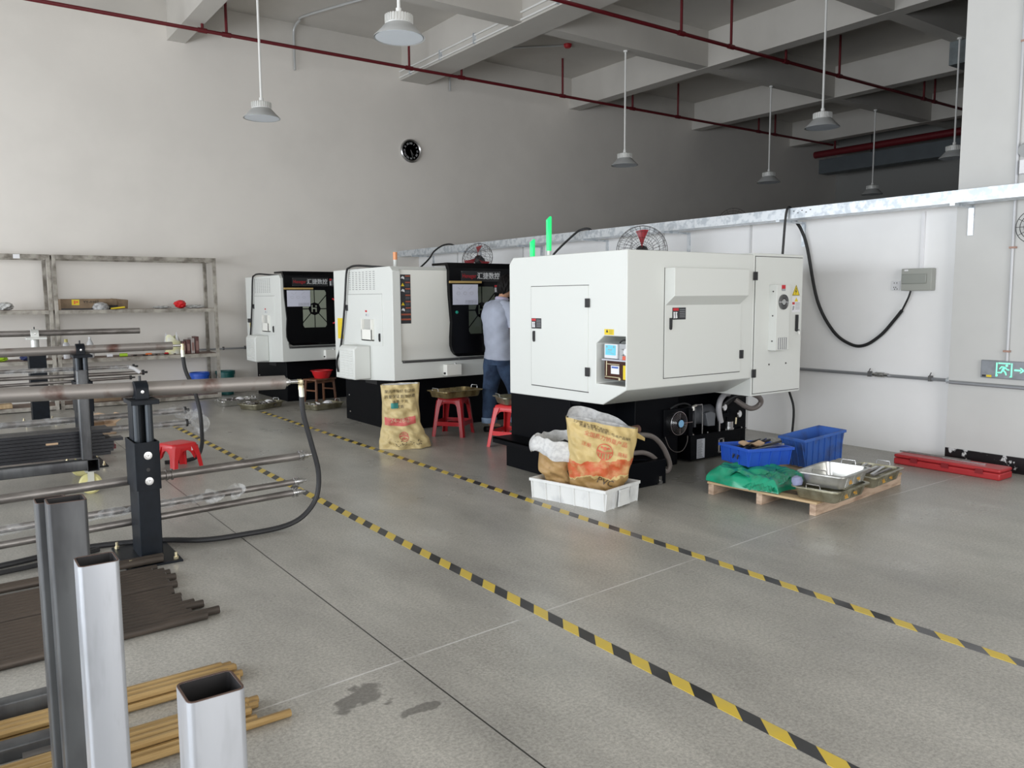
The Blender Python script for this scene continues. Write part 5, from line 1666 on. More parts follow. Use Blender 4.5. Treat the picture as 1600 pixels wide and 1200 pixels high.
print_on(t, fr_, MB().grid(lambda u, v: (u * .07, v * .055, 0), 6, 4), -.09, .40, mat('teal_print', (0.05, 0.28, 0.26), .6), 'teal_patch')
ps = MB()
for k in range(70):
    xx = rnd.uniform(-.16, .17)
    zz = .035 + rnd.uniform(0, .05)
    ps.add([(xx, zz, 0), (xx + rnd.uniform(.006, .018), zz + .002, 0), (xx + .008, zz + rnd.uniform(.004, .010), 0)], [(0, 1, 2)])
print_on(t, fr_, ps, 0, 0, black_print, 'small_print')

# ---------------------------------------------------------------- stools
def plastic_stool(x, y, h, a, label, m_, topw=.26, spread=.055, rz=0, seatr=.03, kind='tall'):
    t = T('plastic_stool', label, 'stool', (x, y, 0), rz=math.radians(rz))
    hw = topw / 2
    def rr(w_, r, z, n=5):
        out = []
        for sx, sy, s0 in ((1, 1, 0), (-1, 1, 1), (-1, -1, 2), (1, -1, 3)):
            for k in range(n):
                q = (s0 + k / (n - 1)) * PI / 2
                out.append((sx * (w_ - r) + r * math.cos(q), sy * (w_ - r) + r * math.sin(q), z))
        return out
    rings = [rr(hw - .03, .02, h), rr(hw - .008, .03, h - .004), rr(hw, .03, h - .014), rr(hw + .004, .03, h - .045), rr(hw - .002, .03, h - .045), rr(hw - .012, .03, h - .012), rr(hw - .03, .02, h - .008)]
    n = len(rings[0])
    vs = sum(rings, [])
    fs = [tuple(range(n)), tuple((len(rings) - 1) * n + j for j in range(n))[::-1]]
    for q in range(len(rings) - 1):
        for j in range(n):
            fs.append((q * n + j, q * n + (j + 1) % n, (q + 1) * n + (j + 1) % n, (q + 1) * n + j))
    O('seat', MB().add(vs, fs), m_, t, local=True)
    for sx, sy in ((1, 1), (-1, 1), (-1, -1), (1, -1)):
        lg = MB()
        # L-shaped section leg, rounded outwards, splayed
        sec = [(-.055, 0), (-.055, .012), (-.012, .010), (0, .0), (-.0, -.0), (.010, -.012), (.012, -.055), (0, -.055), (-.006, -.02), (-.02, -.006)]
        sec = [(-.052, .006), (-.010, .004), (.004, -.010), (.006, -.052), (-.002, -.052), (-.008, -.014), (-.014, -.008), (-.052, -.002)]
        for z, e, k in ((0, spread, .78), (h * .5, spread * .5, .85), (h - .10, .012, 1.0), (h - .03, .002, 1.35)):
            for p in sec:
                lg.v.append((sx * (hw + e + p[0] * k), sy * (hw + e + p[1] * k), z))
        m = len(sec)
        for q in range(3):
            for j in range(m):
                lg.f.append((q * m + j, q * m + (j + 1) % m, (q + 1) * m + (j + 1) % m, (q + 1) * m + j))
                lg.m.append(0)
        lg.f.append(tuple(range(m)))
        lg.m.append(0)
        O('leg', lg, m_, t, local=True)
    if kind == 'tall':
        for k in range(4):
            zz = h * .33
            e = hw + spread * .64
            q = MB().box(-e + .03, e - .03, -e - .004, -e + .004, zz - .022, zz + .022)
            q.xf(Matrix.Rotation(k * PI / 2, 4, 'Z'))
            O('cross_brace', q, m_, t, local=True)
    # arches under the seat
    for k in range(4):
        pts = []
        e0 = hw - .035
        N_ = 12
        dd = .055 if kind == 'tall' else .10
        low = h - .045 - dd
        arch = [(-e0, h - .045), (-e0, low)]
        for i in range(N_ + 1):
            xx = -e0 + .012 + (2 * e0 - .024) * i / N_
            s_ = abs(xx / e0)
            arch.append((xx, h - .062 - dd * s_ ** (5 if kind == 'tall' else 2.4)))
        arch += [(e0, low), (e0, h - .045)]
        q = MB()
        nn = len(arch)
        for i in range(nn):
            q.v.append((arch[i][0], -hw - .002, arch[i][1]))
        for i in range(nn):
            q.v.append((arch[i][0], -hw + .004, arch[i][1]))
        topn = [(arch[i][0], h - .045) for i in range(nn)]
        base = len(q.v)
        for i in range(nn):
            q.v.append((topn[i][0], -hw - .002, topn[i][1]))
        for i in range(nn):
            q.v.append((topn[i][0], -hw + .004, topn[i][1]))
        for i in range(nn - 1):
            q.f += [(i, i + 1, base + i + 1, base + i), (nn + i, base + nn + i, base + nn + i + 1, nn + i + 1), (i, nn + i, nn + i + 1, i + 1)]
            q.m += [0, 0, 0]
        q.xf(Matrix.Rotation(k * PI / 2, 4, 'Z'))
        O('apron', q, m_, t, local=True)
    return t


plastic_stool(4.49, 7.33, .415, 0, 'tall red plastic stool holding a metal pan in front of the middle machine', red_pl2, rz=38, topw=.27, spread=.045)
pan(pm(4.50, 7.30, .417, 6), .50, .33, .075, mat('golden_oily_pan', (0.50, 0.40, 0.20), .25, .85, scale=9, col2=(0.16, 0.11, 0.05), lo=.4, hi=.7), 'brownish metal pan resting on the tall red stool')
plastic_stool(4.62, 6.42, .415, 0, 'red plastic stool half hidden behind the left edge of the nearest machine', red_pl, rz=25, topw=.27)
pan(pm(4.70, 6.43, .417, -12), .42, .30, .075, alu_old, 'metal pan on the half-hidden red stool at the worker’s feet'.replace('’', ''))
st = plastic_stool(1.66, 7.30, .235, 0, 'low red plastic stool on the floor between the steel racks', red_pl, rz=20, topw=.235, spread=.03, kind='low')
O('size_label', MB().box(.05, .09, -.1225, -.1205, .165, .20).xf(Matrix.Identity(4)), white_l, st, local=True)

# wooden stool with red basin
t = T('wooden_stool', 'small dark wooden stool in front of the farthest machine', 'stool', (4.43, 10.86, 0), rz=math.radians(22))
for sx in (-1, 1):
    for sy in (-1, 1):
        O('leg', MB().tube([(sx * .19, sy * .12, 0), (sx * .165, sy * .10, .33)], .019, 8), stool_wood, t, local=True)
for sy in (-1, 1):
    O('rail', MB().tube([(-.17, sy * .10, .30), (.17, sy * .10, .30)], .02, 8), stool_wood, t, local=True)
for sx in (-1, 1):
    O('rail', MB().tube([(sx * .175, -.11, .18), (sx * .175, .11, .18)], .012, 8), stool_wood, t, local=True)
O('seat', MB().box(-.20, .20, -.13, .13, .32, .345), stool_wood, t, local=True, bevel=.006)
t = T('wash_basin', 'small red plastic basin on the wooden stool', 'basin', (4.46, 10.85, .345))
O('basin', MB().lathe((4.46, 10.85, .346), [(0, 0), (.10, 0), (.125, .05), (.143, .10), (.158, .105), (.158, .112), (.138, .108), (.12, .05), (.095, .006), (0, .006)], 36), red_pl, t)

# pans on the floor by the far machines
pan(pm(3.38, 11.36, .002, 8), .52, .34, .075, alu, 'shiny pan of small parts on the floor by the buckets, next to the shelf')
pan(pm(3.55, 10.78, .002, 26), .53, .34, .075, alu_old, 'dull pan of small parts on the floor at the striped tape end')
pan(pm(4.19, 10.20, .002, 13), .47, .34, .075, alu_old, 'oily metal pan on the floor under the wooden stool')
for (x, y, cc, lab) in ((3.38, 11.36, 30, 'heap of small silvery parts in the shiny floor pan'), (3.55, 10.78, 30, 'heap of small dark parts in the dull floor pan at the tape end'), (4.19, 10.20, 16, 'few small parts in the oily pan under the wooden stool')):
    mb = MB()
    for k in range(cc):
        m_ = Matrix.Translation((x + rnd.uniform(-.19, .19), y + rnd.uniform(-.11, .11), .035 + rnd.uniform(0, .045))) @ Matrix.Rotation(rnd.uniform(0, 3), 4, 'Z') @ Matrix.Rotation(rnd.uniform(-.4, .4), 4, 'X')
        mb.boxM(m_, .07, .04, .02)
    o = TO('machined_parts', lab, 'metal parts', mb, steel_raw if cc == 30 else alu, bevel=0)
    o['kind'] = 'stuff'
for (x, y, lab) in ((3.44, 11.36, 'white cloth scrap on the shiny floor pan'), (3.66, 10.80, 'white cloth scrap on the dull floor pan at the tape end'), (4.27, 10.21, 'white cloth scrap in the oily pan under the wooden stool')):
    TO('cloth_scrap', lab, 'cloth', MB().lathe((x, y, .07), [(0, .035), (.03, .03), (.055, .015), (.06, 0), (0, -.005)], 10), white_l)

# ---------------------------------------------------------------- shelf units on the far wall
def shelf_unit(x0, x1, label):
    yf, yb = 12.28, 12.84
    t = T('steel_shelf', label, 'shelf', ((x0 + x1) / 2, yf, 0), 'welded steel shelves on the far wall')
    for xa in (x0, x1 - .045):
        for ya in (yf, yb - .045):
            O('post', MB().box(xa, xa + .045, ya, ya + .045, 0, 2.075), shelf_m, t, bevel=.003)
    tp = MB().box(x0 + .045, x1 - .045, yf, yf + .03, 2.02, 2.075).box(x0 + .045, x1 - .045, yb - .03, yb, 2.02, 2.075).box(x0, x0 + .03, yf + .045, yb - .045, 2.02, 2.075).box(x1 - .03, x1, yf + .045, yb - .045, 2.02, 2.075)
    O('top_frame', tp, shelf_m, t)
    for z in (.06, .675, 1.34):
        O('shelf_edge', MB().box(x0 + .045, x1 - .045, yf - .002, yf + .03, z - .05, z).box(x0 + .045, x1 - .045, yb - .03, yb, z - .05, z), shelf_m, t)
        O('shelf_board', MB().box(x0 + .02, x1 - .02, yf + .031, yb - .031, z - .008, z + .002), shelf_brd, t)
    return t


shelf_unit(1.335, 3.455, 'right-hand rusty steel shelf against the far wall, near the buckets')
shelf_unit(-.95, 1.315, 'left-hand rusty steel shelf against the far wall, cut by the photo edge')


def blob(x, y, z, rx, ry, rz, m_, name, label, cat, seed=0, amp=.25, flat=True):
    def f(u, v):
        th, ph = 2 * PI * u, PI * v
        k = 1 + amp * .8 * math.sin(th * 3 + seed) * math.sin(ph * 2 + seed) + amp * .5 * math.sin(th * 7 + ph * 5 + seed * 3) + amp * .35 * math.sin(th * 4 - ph * 11)
        zz = math.cos(ph) * rz
        return Vector((x + rx * k * math.sin(ph) * math.cos(th), y + ry * k * math.sin(ph) * math.sin(th), max(z, z + rz + zz * (1 if not flat else 1))))
    return TO(name, label, cat, MB().grid(f, 40, 24, wrapu=True), m_)


t = T('cardboard_box', 'long flat worn cardboard box with yellow sticker on the upper shelf', 'box', (1.85, 12.55, 1.342))
O('carton', MB().box(1.42, 2.12, 12.42, 12.74, 1.343, 1.49), card_dk, t, bevel=.004)
O('open_flap', MB().add([(2.05, 12.42, 1.49), (2.26, 12.40, 1.47), (2.26, 12.46, 1.35), (2.12, 12.42, 1.345), (2.05, 12.5, 1.495), (2.26, 12.48, 1.475), (2.26, 12.54, 1.35), (2.12, 12.5, 1.345)], [(0, 1, 2, 3), (7, 6, 5, 4), (0, 4, 5, 1), (1, 5, 6, 2), (2, 6, 7, 3), (3, 7, 4, 0)]), card_dk, t)
st_ = O('yellow_sticker', MB().box(1.555, 1.648, 12.416, 12.42, 1.405, 1.48), yellow_l, t)
O('sticker_print', MB().box(1.58, 1.60, 12.4145, 12.4165, 1.42, 1.465).box(1.605, 1.635, 12.4145, 12.4165, 1.435, 1.46), orange_l, st_)
text('YY-0307', .05, (1.79, 12.417, 1.445), (1, 0, 0), ink, t, name='carton_print', sx=1.1)
TO('clear_bag', 'clear plastic bag with small parts in front of the long carton', 'bag', MB().lathe((1.90, 12.36, 1.343), [(0, .0), (.10, 0), (.11, .03), (.08, .08), (.03, .10), (0, .10)], 14), mat('bag_grey_clear', (0.5, 0.5, 0.5), .2, var=.5, scale=20))
TO('yellow_handle_tool', 'yellow handled tool lying on the upper shelf below the carton flap', 'tool', MB().tube([(2.02, 12.34, 1.352), (2.20, 12.33, 1.372)], .012, 8), yellow_l)
TO('black_roll', 'black bundle beside the carton on the upper shelf', 'roll', MB().tube([(1.98, 12.40, 1.372), (2.12, 12.395, 1.372)], .028, 10), black_mt)
TO('black_strip', 'thin black strip lying along the front of the carton', 'strip', MB().box(1.42, 1.80, 12.34, 12.38, 1.343, 1.362), black_mt)
blob(2.97, 12.45, 1.343, .078, .07, .062, mat('red_film', (0.62, 0.015, 0.02), .3), 'red_bag', 'knotted bright red plastic bag on the upper shelf', 'bag', 2, .2)
blob(2.72, 12.47, 1.343, .11, .07, .022, mat('bag_pale', (0.60, 0.60, 0.58), .25, var=.4, scale=22), 'crumpled_bag', 'crumpled pale bag left of the red bag on the upper shelf', 'bag', 1, .3)
blob(3.18, 12.47, 1.343, .13, .08, .028, MATS['bag_pale'], 'crumpled_bag', 'crumpled pale bag right of the red bag on the upper shelf', 'bag', 4, .3)
blob(.78, 12.45, 1.343, .10, .08, .055, MATS['bag_pale'], 'crumpled_bag', 'crumpled white bag on the upper shelf at the left photo edge', 'bag', 5, .3)
t = T('bottle', 'small clear bottle with red print on the middle shelf', 'bottle', (1.75, 12.45, .677))
O('bottle_body', MB().lathe((1.75, 12.45, .678), [(0, 0), (.045, 0), (.05, .02), (.05, .12), (.04, .20), (.018, .25), (.016, .265), (0, .265)], 18), mat('bottle_white', (0.66, 0.67, 0.68), .2), t)
O('bottle_cap', MB().cyl((1.75, 12.45, .943), (1.75, 12.45, .965), .018, n=12), white_l, t)
O('red_print', MB().lathe((1.75, 12.45, .80), [(.0508, 0), (.0508, .035)], 18), red_l, t)
t = T('spray_can', 'small white can with yellow cap on the middle shelf', 'can', (1.46, 12.45, .677))
O('can_body', MB().lathe((1.46, 12.45, .678), [(0, 0), (.04, 0), (.04, .20), (.02, .225), (0, .225)], 16), white_l, t)
O('can_cap', MB().cyl((1.46, 12.45, .903), (1.46, 12.45, .945), .022, n=12), mat('pale_yellow', (0.72, 0.66, 0.25), .4), t)
t = T('glove_bag', 'yellow and white crumpled bag on the middle shelf beside the brown packets', 'bag', (2.85, 12.45, .677))
O('bag_body', MB().grid(lambda u, v: Vector((2.84 + (.12 - .03 * v) * math.cos(2 * PI * u) * (1 + .15 * math.sin(6 * u * PI + v * 4)), 12.45 + .06 * math.sin(2 * PI * u), .678 + .24 * v * (1 + .2 * math.sin(4 * PI * u)))), 24, 8, wrapu=True), mat('bag_cream_yellow', (0.68, 0.66, 0.36), .4, scale=9, col2=(0.72, 0.72, 0.66)), t)
O('bag_point', MB().prism([(2.72, .84), (2.74, .99), (2.80, .90)], 'y', 12.44, 12.45).prism([(2.86, .86), (2.885, 1.01), (2.92, .84)], 'y', 12.42, 12.43), white_l, t)
brown = mat('dark_brown_packet', (0.11, 0.035, 0.03), .35, var=.3, scale=10)
for k in range(4):
    x0 = 2.955 + k * .062
    t = T('packet', 'dark brown packet on the middle shelf, %s of four from the left' % FST[k], 'packet', (x0, 12.48, .677), 'dark brown packets on the middle shelf')
    O('pack', MB().box(x0, x0 + .052, 12.40, 12.60, .678, .86 + k * .022), brown if k != 2 else mat('pale_packet', (0.36, 0.31, 0.29), .4), t, bevel=.004)
    O('pack_label', MB().box(x0 + .010, x0 + .042, 12.398, 12.4, .72, .80 + k * .02), mat('packet_label', (0.25, 0.14, 0.12), .5), t)
small = [('green_tape_roll', 2.15, 'bright green roll at the front of the middle shelf', 'tape roll', mat('lime', (0.38, 0.60, 0.03), .4), .05),
         ('white_tape_roll', 1.975, 'white roll at the front of the middle shelf', 'tape roll', white_l, .035),
         ('orange_stick', 2.48, 'orange-brown handle lying on the middle shelf', 'handle', orange_l, .04),
         ('red_tag', 2.72, 'small red scrap on the middle shelf', 'scrap', red_l, .025)]
for nm_, xx, lb_, ct_, mm_, hw in small:
    TO(nm_, lb_, ct_, MB().cyl((xx - hw, 12.35, .702), (xx + hw, 12.35, .702), .024 if 'roll' in nm_ else .012, n=14), mm_)
for k in range(9):
    xx = 2.22 + k * .075 + rnd.uniform(-.02, .02)
    TO('hand_tool', 'small dark tool on the front edge of the middle shelf, %s from the left' % FST[k], 'tool', MB().boxM(pm(xx, 12.36 + rnd.uniform(-.02, .06), .686, rnd.uniform(-60, 60)), .07, .016, .014), black_mt if k % 2 else steel_raw, group='small tools on the middle shelf')
blob(.68, 12.40, .678, .09, .06, .035, MATS['lime'], 'green_cloth', 'lime green cloth on the middle shelf at the left photo edge', 'cloth', 3, .2)
blob(.98, 12.42, .678, .07, .05, .035, mat('dark_blue_cloth', (0.02, 0.03, 0.10), .7), 'blue_cloth', 'dark blue cloth on the left shelf behind the far stand', 'cloth', 6, .2)
TO('green_sponge', 'bright green sponge on the lowest shelf seen below the near cylinder', 'sponge', MB().box(2.38, 2.46, 12.34, 12.38, .062, .09), MATS['lime'], bevel=.004)
TO('flat_carton', 'flat brown carton on the lowest shelf behind the near stand', 'box', MB().box(1.55, 2.10, 12.40, 12.75, .063, .13), card_dk, bevel=.003)
TO('wood_block', 'long orange-brown wooden block on the lowest shelf at the left', 'wood', MB().box(-.2, .78, 12.34, 12.5, .062, .12), wood_top, bevel=.004)
TO('name_tag', 'small white paper tag stuck on the top rail of the left-hand shelf', 'tag', MB().box(.90, .975, 12.274, 12.2795, 2.015, 2.07), white_l)

# buckets
def bucket(x, y, r, h, m_, label, lab):
    t = T('bucket', label, 'bucket', (x, y, 0))
    O('pail', MB().lathe((x, y, 0), [(0, .002), (r * .84, .002), (r * .98, h - .05), (r * 1.06, h - .05), (r * 1.06, h - .02), (r * 1.04, h - .018), (r * 1.07, h), (r * .95, h), (r * .80, .01), (0, .01)], 36), m_, t)
    if lab:
        O('paper_label', MB().lathe((x, y, .05), [(r * .895, 0), (r * .93, .07)], 36), white_l, t)
    O('bail_handle', MB().tube([(x - r * 1.07, y, h - .06), (x - r * .8, y - r * .75, h - .12), (x, y - r * 1.1, h - .15), (x + r * .8, y - r * .75, h - .12), (x + r * 1.07, y, h - .06)], .003, 6, smooth_path=4), chrome, t)


bucket(3.245, 12.66, .138, .37, blue_pl, 'bright blue plastic bucket under the right end of the shelf', True)
bucket(3.635, 12.68, .138, .37, teal_pl, 'dark green plastic bucket right of the blue one', True)

# open cardboard boxes on the floor
CB = Matrix.Translation((1.30, 9.62, 0)) @ Matrix.Rotation(math.radians(14), 4, 'Z')
t = T('cardboard_box', 'open light brown cardboard box on the floor between the middle and near stands', 'box', (1.4, 9.7, 0))
bx = MB().box(0, .28, 0, .006, 0, .115).box(0, .28, .30, .306, 0, .115).box(0, .006, 0, .306, 0, .115).box(.274, .28, 0, .306, 0, .115).box(0, .28, 0, .306, 0, .006)
O('carton', bx.xf(CB), card, t)
O('flap', MB().prism([(-.0, .115), (.0, .12), (-.10, .17), (-.12, .16)], 'x', 0, .28).xf(CB @ Matrix.Translation((0, .30, 0)) @ Matrix.Rotation(PI, 4, 'Z') @ Matrix.Translation((-.28, 0, 0))), card, t)
O('flap', MB().prism([(.28, .115), (.28, .121), (.40, .20), (.405, .19)], 'y', .01, .296).xf(CB), card, t)
O('flap', MB().prism([(0, .115), (0, .121), (.11, .19), (.20, .205), (.20, .198), (.11, .18)], 'y', .0, .25).xf(CB @ Matrix.Translation((0.02, .05, 0.01))), card, t)

# ================================================================ steel stands with long cylinders
def stand(x, y, zc, label, top_m, silver=False, w_=.115, d_=.24, sleeve=True, rz=0):
    """x: left face, y: front face, zc: height of the cylinder axis"""
    t = T('support_stand', label, 'stand', (x + w_ / 2, y + d_ / 2, 0), 'dark steel stands carrying long cylinders')
    ztop = zc - .045
    z1 = ztop - (.235 if sleeve else .13)
    pl = MB().box(x - .10, x + w_ + .075, y - .135, y + d_ + .10, 0, .012)
    p_ = O('base_plate', pl, stand_m, t, bevel=.002)
    for a in (x - .075, x + w_ + .045):
        for b in (y - .10, y + d_ + .065):
            O('anchor_bolt', MB().cyl((a, b, .012), (a, b, .05), .008, n=8).cyl((a, b, .012), (a, b, .026), .014, n=6), brass, p_)
    O('column', MB().box(x, x + w_, y, y + d_, .0, z1 - .26 if sleeve else z1), stand_m, t, bevel=.004)
    if sleeve:
        zs0, zs1 = z1 - .27, z1
        s_ = MB().sqtube(x - .008, x + w_ + .008, y - .012, y + d_ + .012, zs0, zs1, .006, r=.004)
        so = O('sleeve', s_, stand_m, t)
        for zz in (zs1 - .075, zs0 + .05):
            O('washer_bolt', MB().lathe((x + w_ * .52, y - .012, zz), [(.022, 0), (.022, .003), (.012, .004), (.012, .010), (.005, .010), (.0, .006)], 20, axis=(0, -1, 0)), chrome, so)
        O('bolt_hole', MB().lathe((x + w_ * .5, y - .0125, (zs0 + zs1) / 2 - .02), [(0, 0), (.010, 0), (.010, .001), (0, .001)], 12, axis=(0, -1, 0)), black_mt, so)
        O('inner_column', MB().box(x + .01, x + w_ - .01, y + .10, y + d_ - .02, z1 - .05, ztop - .02), stand_m, t, bevel=.003)
        for (a, b) in ((x + .03, y + .075), (x + .085, y + .035)):
            O('guide_rod', MB().cyl((a, b, z1 - .1), (a, b, ztop - .015), .020, n=14), mat('stand_rod', (0.03, 0.037, 0.045), .38, .3), t)
    O('top_plate', MB().box(x - .012, x + w_ + .02, y - .01, y + d_ * .85, ztop - .025, ztop), top_m, t, bevel=.002)
    return t


def clamp(x, yc, zc, r, m_, parent, w_=.07):
    pts = [(yc - r - .012, zc - .07), (yc - r - .012, zc)]
    for k in range(1, 10):
        a = PI - k * PI / 10
        pts.append((yc + (r + .012) * math.cos(a), zc + (r + .012) * math.sin(a)))
    pts += [(yc + r + .012, zc), (yc + r + .012, zc - .07)]
    O('pipe_clamp', MB().prism(pts, 'x', x, x + w_), m_, parent, bevel=.002)
    O('clamp_bolt', MB().cyl((x + w_ / 2, yc, zc + r + .01), (x + w_ / 2, yc, zc + r + .04), .007, n=8), black_mt, parent)
    O('clamp_bolt', MB().lathe((x + w_ * .5, yc - r - .012, zc - .005), [(0, 0), (.009, 0), (.009, .005), (0, .006)], 10, axis=(0, -1, 0)), chrome, parent)


def fitting_end(parent, p, r=.02, tip=.07, m_=chrome):
    x, y, z = p
    O('end_fitting', MB().lathe((x, y, z), [(r * 1.0, -.03), (r * 1.45, -.028), (r * 1.45, -.018), (r * 1.1, -.016), (r * 1.1, -.006), (r * 1.45, -.004), (r * 1.45, .006), (r * .9, .01), (r * .9, .035), (r * .45, .04), (r * .45, tip), (0, tip)], 18, axis=(1, 0, 0)), m_, parent)


def film_wrap(parent, pts, r, seed=1, nm='film_wrap'):
    P_ = spline([Vector(p) for p in pts], 10)
    R_ = [r * (1.12 + .16 * math.sin(i * 1.1 + seed) * math.sin(i * .43 + seed) + .07 * math.sin(i * 2.3)) for i in range(len(P_))]
    mb = MB()
    mb.tube(P_, R_, 12, caps=False)
    mb.v = [(a, b, c - .006 * abs(math.sin(a * 40 + seed))) for a, b, c in mb.v]
    return O(nm, mb, film, parent)


def film_bag(parent, c, rx, ry, rz, seed):
    def f(u, v):
        th, ph = 2 * PI * u, PI * v
        k = 1 + .28 * math.sin(th * 2 + seed + ph * 3) + .12 * math.sin(th * 5 + ph * 4 + seed)
        return Vector((c[0] + rx * k * math.sin(ph) * math.cos(th), c[1] + ry * k * math.sin(ph) * math.sin(th), c[2] + rz * k * math.cos(ph)))
    return O('loose_film', MB().grid(f, 26, 16, wrapu=True), film, parent)


# near unit
sA = stand(.865, 4.78, .955, 'dark steel stand with bolted sleeve carrying the nearest long cylinder', stand_m)
clamp(.895, 4.905, .955, .042, stand_m, sA)
t = T('steel_cylinder', 'nearest thick rusty steel cylinder with brass elbow and black hose at its right end', 'cylinder', (1, 4.9, .95))
O('barrel', MB().cyl((-.9, 5.06, .985), (1.765, 4.90, .945), .040, .0435, n=28), steel_rust, t)
O('end_rod', MB().cyl((1.765, 4.90, .945), (1.785, 4.9, .945), .026, n=14).cyl((1.785, 4.9, .945), (1.80, 4.9, .945), .019, n=6).cyl((1.80, 4.90, .945), (1.862, 4.90, .944), .013, n=12), chrome, t)
O('brass_elbow', MB().lathe((1.872, 4.9, .952), [(0, 0), (.017, 0), (.019, -.02), (.014, -.03), (.017, -.035), (.017, -.06), (0, -.06)], 14).cyl((1.85, 4.9, .944), (1.875, 4.9, .944), .015, n=12), brass, t)
O('hose_ferrule', MB().cyl((1.873, 4.9, .90), (1.875, 4.9, .845), .017, n=14), mat('ferrule', (0.75, 0.75, 0.66), .3, .6), t)
O('hydraulic_hose', MB().tube([(1.874, 4.9, .85), (1.882, 4.9, .73), (1.93, 4.9, .53), (1.968, 4.9, .36), (1.962, 4.9, .22), (1.92, 4.9, .13), (1.83, 4.9, .055), (1.70, 4.90, .022), (1.50, 4.90, .018), (1.25, 4.93, .018), (1.00, 5.10, .018), (.6, 5.2, .018), (.1, 5.1, .018), (-.5, 5.2, .018)], .0165, 10, smooth_path=6), rubber, t)
t = T('steel_cylinder', 'upper slim steel cylinder with ring couplings below the nearest thick one', 'cylinder', (1, 5.08, .42))
O('barrel', MB().cyl((-.9, 5.055, .372), (1.06, 5.055, .418), .027, n=20).cyl((1.06, 5.055, .418), (1.90, 5.055, .434), .026, n=20), steel_raw, t)
O('ring_coupling', MB().lathe((1.10, 5.055, .419), [(.026, -.03), (.033, -.028), (.033, -.018), (.028, -.016), (.028, .0), (.034, .002), (.034, .012), (.026, .014)], 20, axis=(1, 0, .02)), steel_raw, t)
fitting_end(t, (1.925, 5.055, .435), .024, .06)
t = T('steel_cylinder', 'slim steel cylinder partly wrapped in clear film near the black hose', 'cylinder', (1, 5.05, .25))
O('barrel', MB().cyl((-.9, 5.07, .205), (1.86, 5.07, .262), .020, n=18), steel_raw, t)
film_wrap(t, [(-.9, 5.07, .205), (.1, 5.07, .222), (.8, 5.07, .238), (1.10, 5.07, .246), (1.28, 5.07, .25)], .024, 2)
film_bag(t, (1.32, 5.05, .252), .07, .035, .035, 3)
film_bag(t, (1.48, 5.05, .262), .05, .035, .04, 5)
fitting_end(t, (1.89, 5.07, .263), .02, .06)
t = T('steel_cylinder', 'lowest bare slim steel cylinder of the near stand, ending beside the hose', 'cylinder', (1, 5.05, .16))
O('barrel', MB().cyl((-.9, 5.07, .112), (1.85, 5.07, .190), .0215, n=18), steel_raw, t)
fitting_end(t, (1.88, 5.07, .191), .022, .06)

# middle unit
sB = stand(.985, 7.90, 1.035, 'dark steel stand behind the upright cart post, carrying the middle cylinder', stand_m, w_=.12)
clamp(1.01, 8.02, 1.035, .038, stand_m, sB)
t = T('steel_cylinder', 'middle thick rusty cylinder whose hose bends down to the low red stool', 'cylinder', (1, 8.02, 1.03))
O('barrel', MB().cyl((-1.0, 8.02, 1.02), (1.82, 8.02, 1.035), .038, n=24), steel_rust, t)
O('end_rod', MB().cyl((1.82, 8.02, 1.035), (1.905, 8.02, 1.035), .012, n=12), chrome, t)
O('brass_elbow', MB().cyl((1.91, 8.02, 1.05), (1.91, 8.02, .99), .018, n=12), brass, t)
O('hose_ferrule', MB().cyl((1.91, 8.02, .99), (1.912, 8.02, .925), .018, n=12), MATS['ferrule'], t)
O('hydraulic_hose', MB().tube([(1.912, 8.02, .93), (1.93, 8.02, .79), (1.995, 8.0, .60), (2.03, 7.98, .41), (2.02, 7.9, .25), (1.96, 7.7, .10), (1.85, 7.55, .025), (1.6, 7.55, .02)], .018, 10, smooth_path=5), rubber, t)
for (z0, z1, xe, r_, lab, wrap) in ((.868, .848, 1.49, .016, 'thin film-wrapped cylinder, upper one right under the middle thick cylinder', True),
                                    (.800, .787, 1.57, .018, 'thin bare cylinder with dark cap and white tape under the middle thick cylinder', False),
                                    (.722, .745, 1.46, .014, 'thin bare rod just above the near thick cylinder, third below the middle one', False),
                                    (.385, .395, 1.93, .026, 'film-wrapped cylinder in front of the open cardboard box', True),
                                    (.300, .270, 1.94, .026, 'film-wrapped cylinder just behind the low red stool', True)):
    t = T('steel_cylinder', lab, 'cylinder', (1, 8.15, z0))
    yy = 8.165
    O('barrel', MB().cyl((-1.0, yy, z0 + .01 * 0), (xe, yy, z1), r_, n=16), steel_raw, t)
    O('end_fitting', MB().lathe((xe, yy, z1), [(r_, 0), (r_ * 1.4, .003), (r_ * 1.4, .02), (r_ * .6, .025), (r_ * .6, .05), (0, .05)], 14, axis=(1, 0, 0)), black_mt, t)
    if wrap:
        film_wrap(t, [(-1.0, yy, z0), (0, yy, z0 * .66 + z1 * .34), (xe * .6, yy, z0 * .25 + z1 * .75), (xe, yy, z1)], r_ * 1.2, xe)
    if xe > 1.9:
        film_bag(t, (xe + (.03 if z0 > .35 else .12), yy, z1 - (.04 if z0 > .35 else .0)), .09 if z0 > .35 else .085, .05, .045 if z0 > .35 else .10, 2 + z0)
    if 'tape' in lab:
        O('white_tape', MB().tube([(1.46, yy - .02, .845), (1.50, yy - .02, .83), (1.55, yy - .02, .79)], .018, 8), white_l, t)

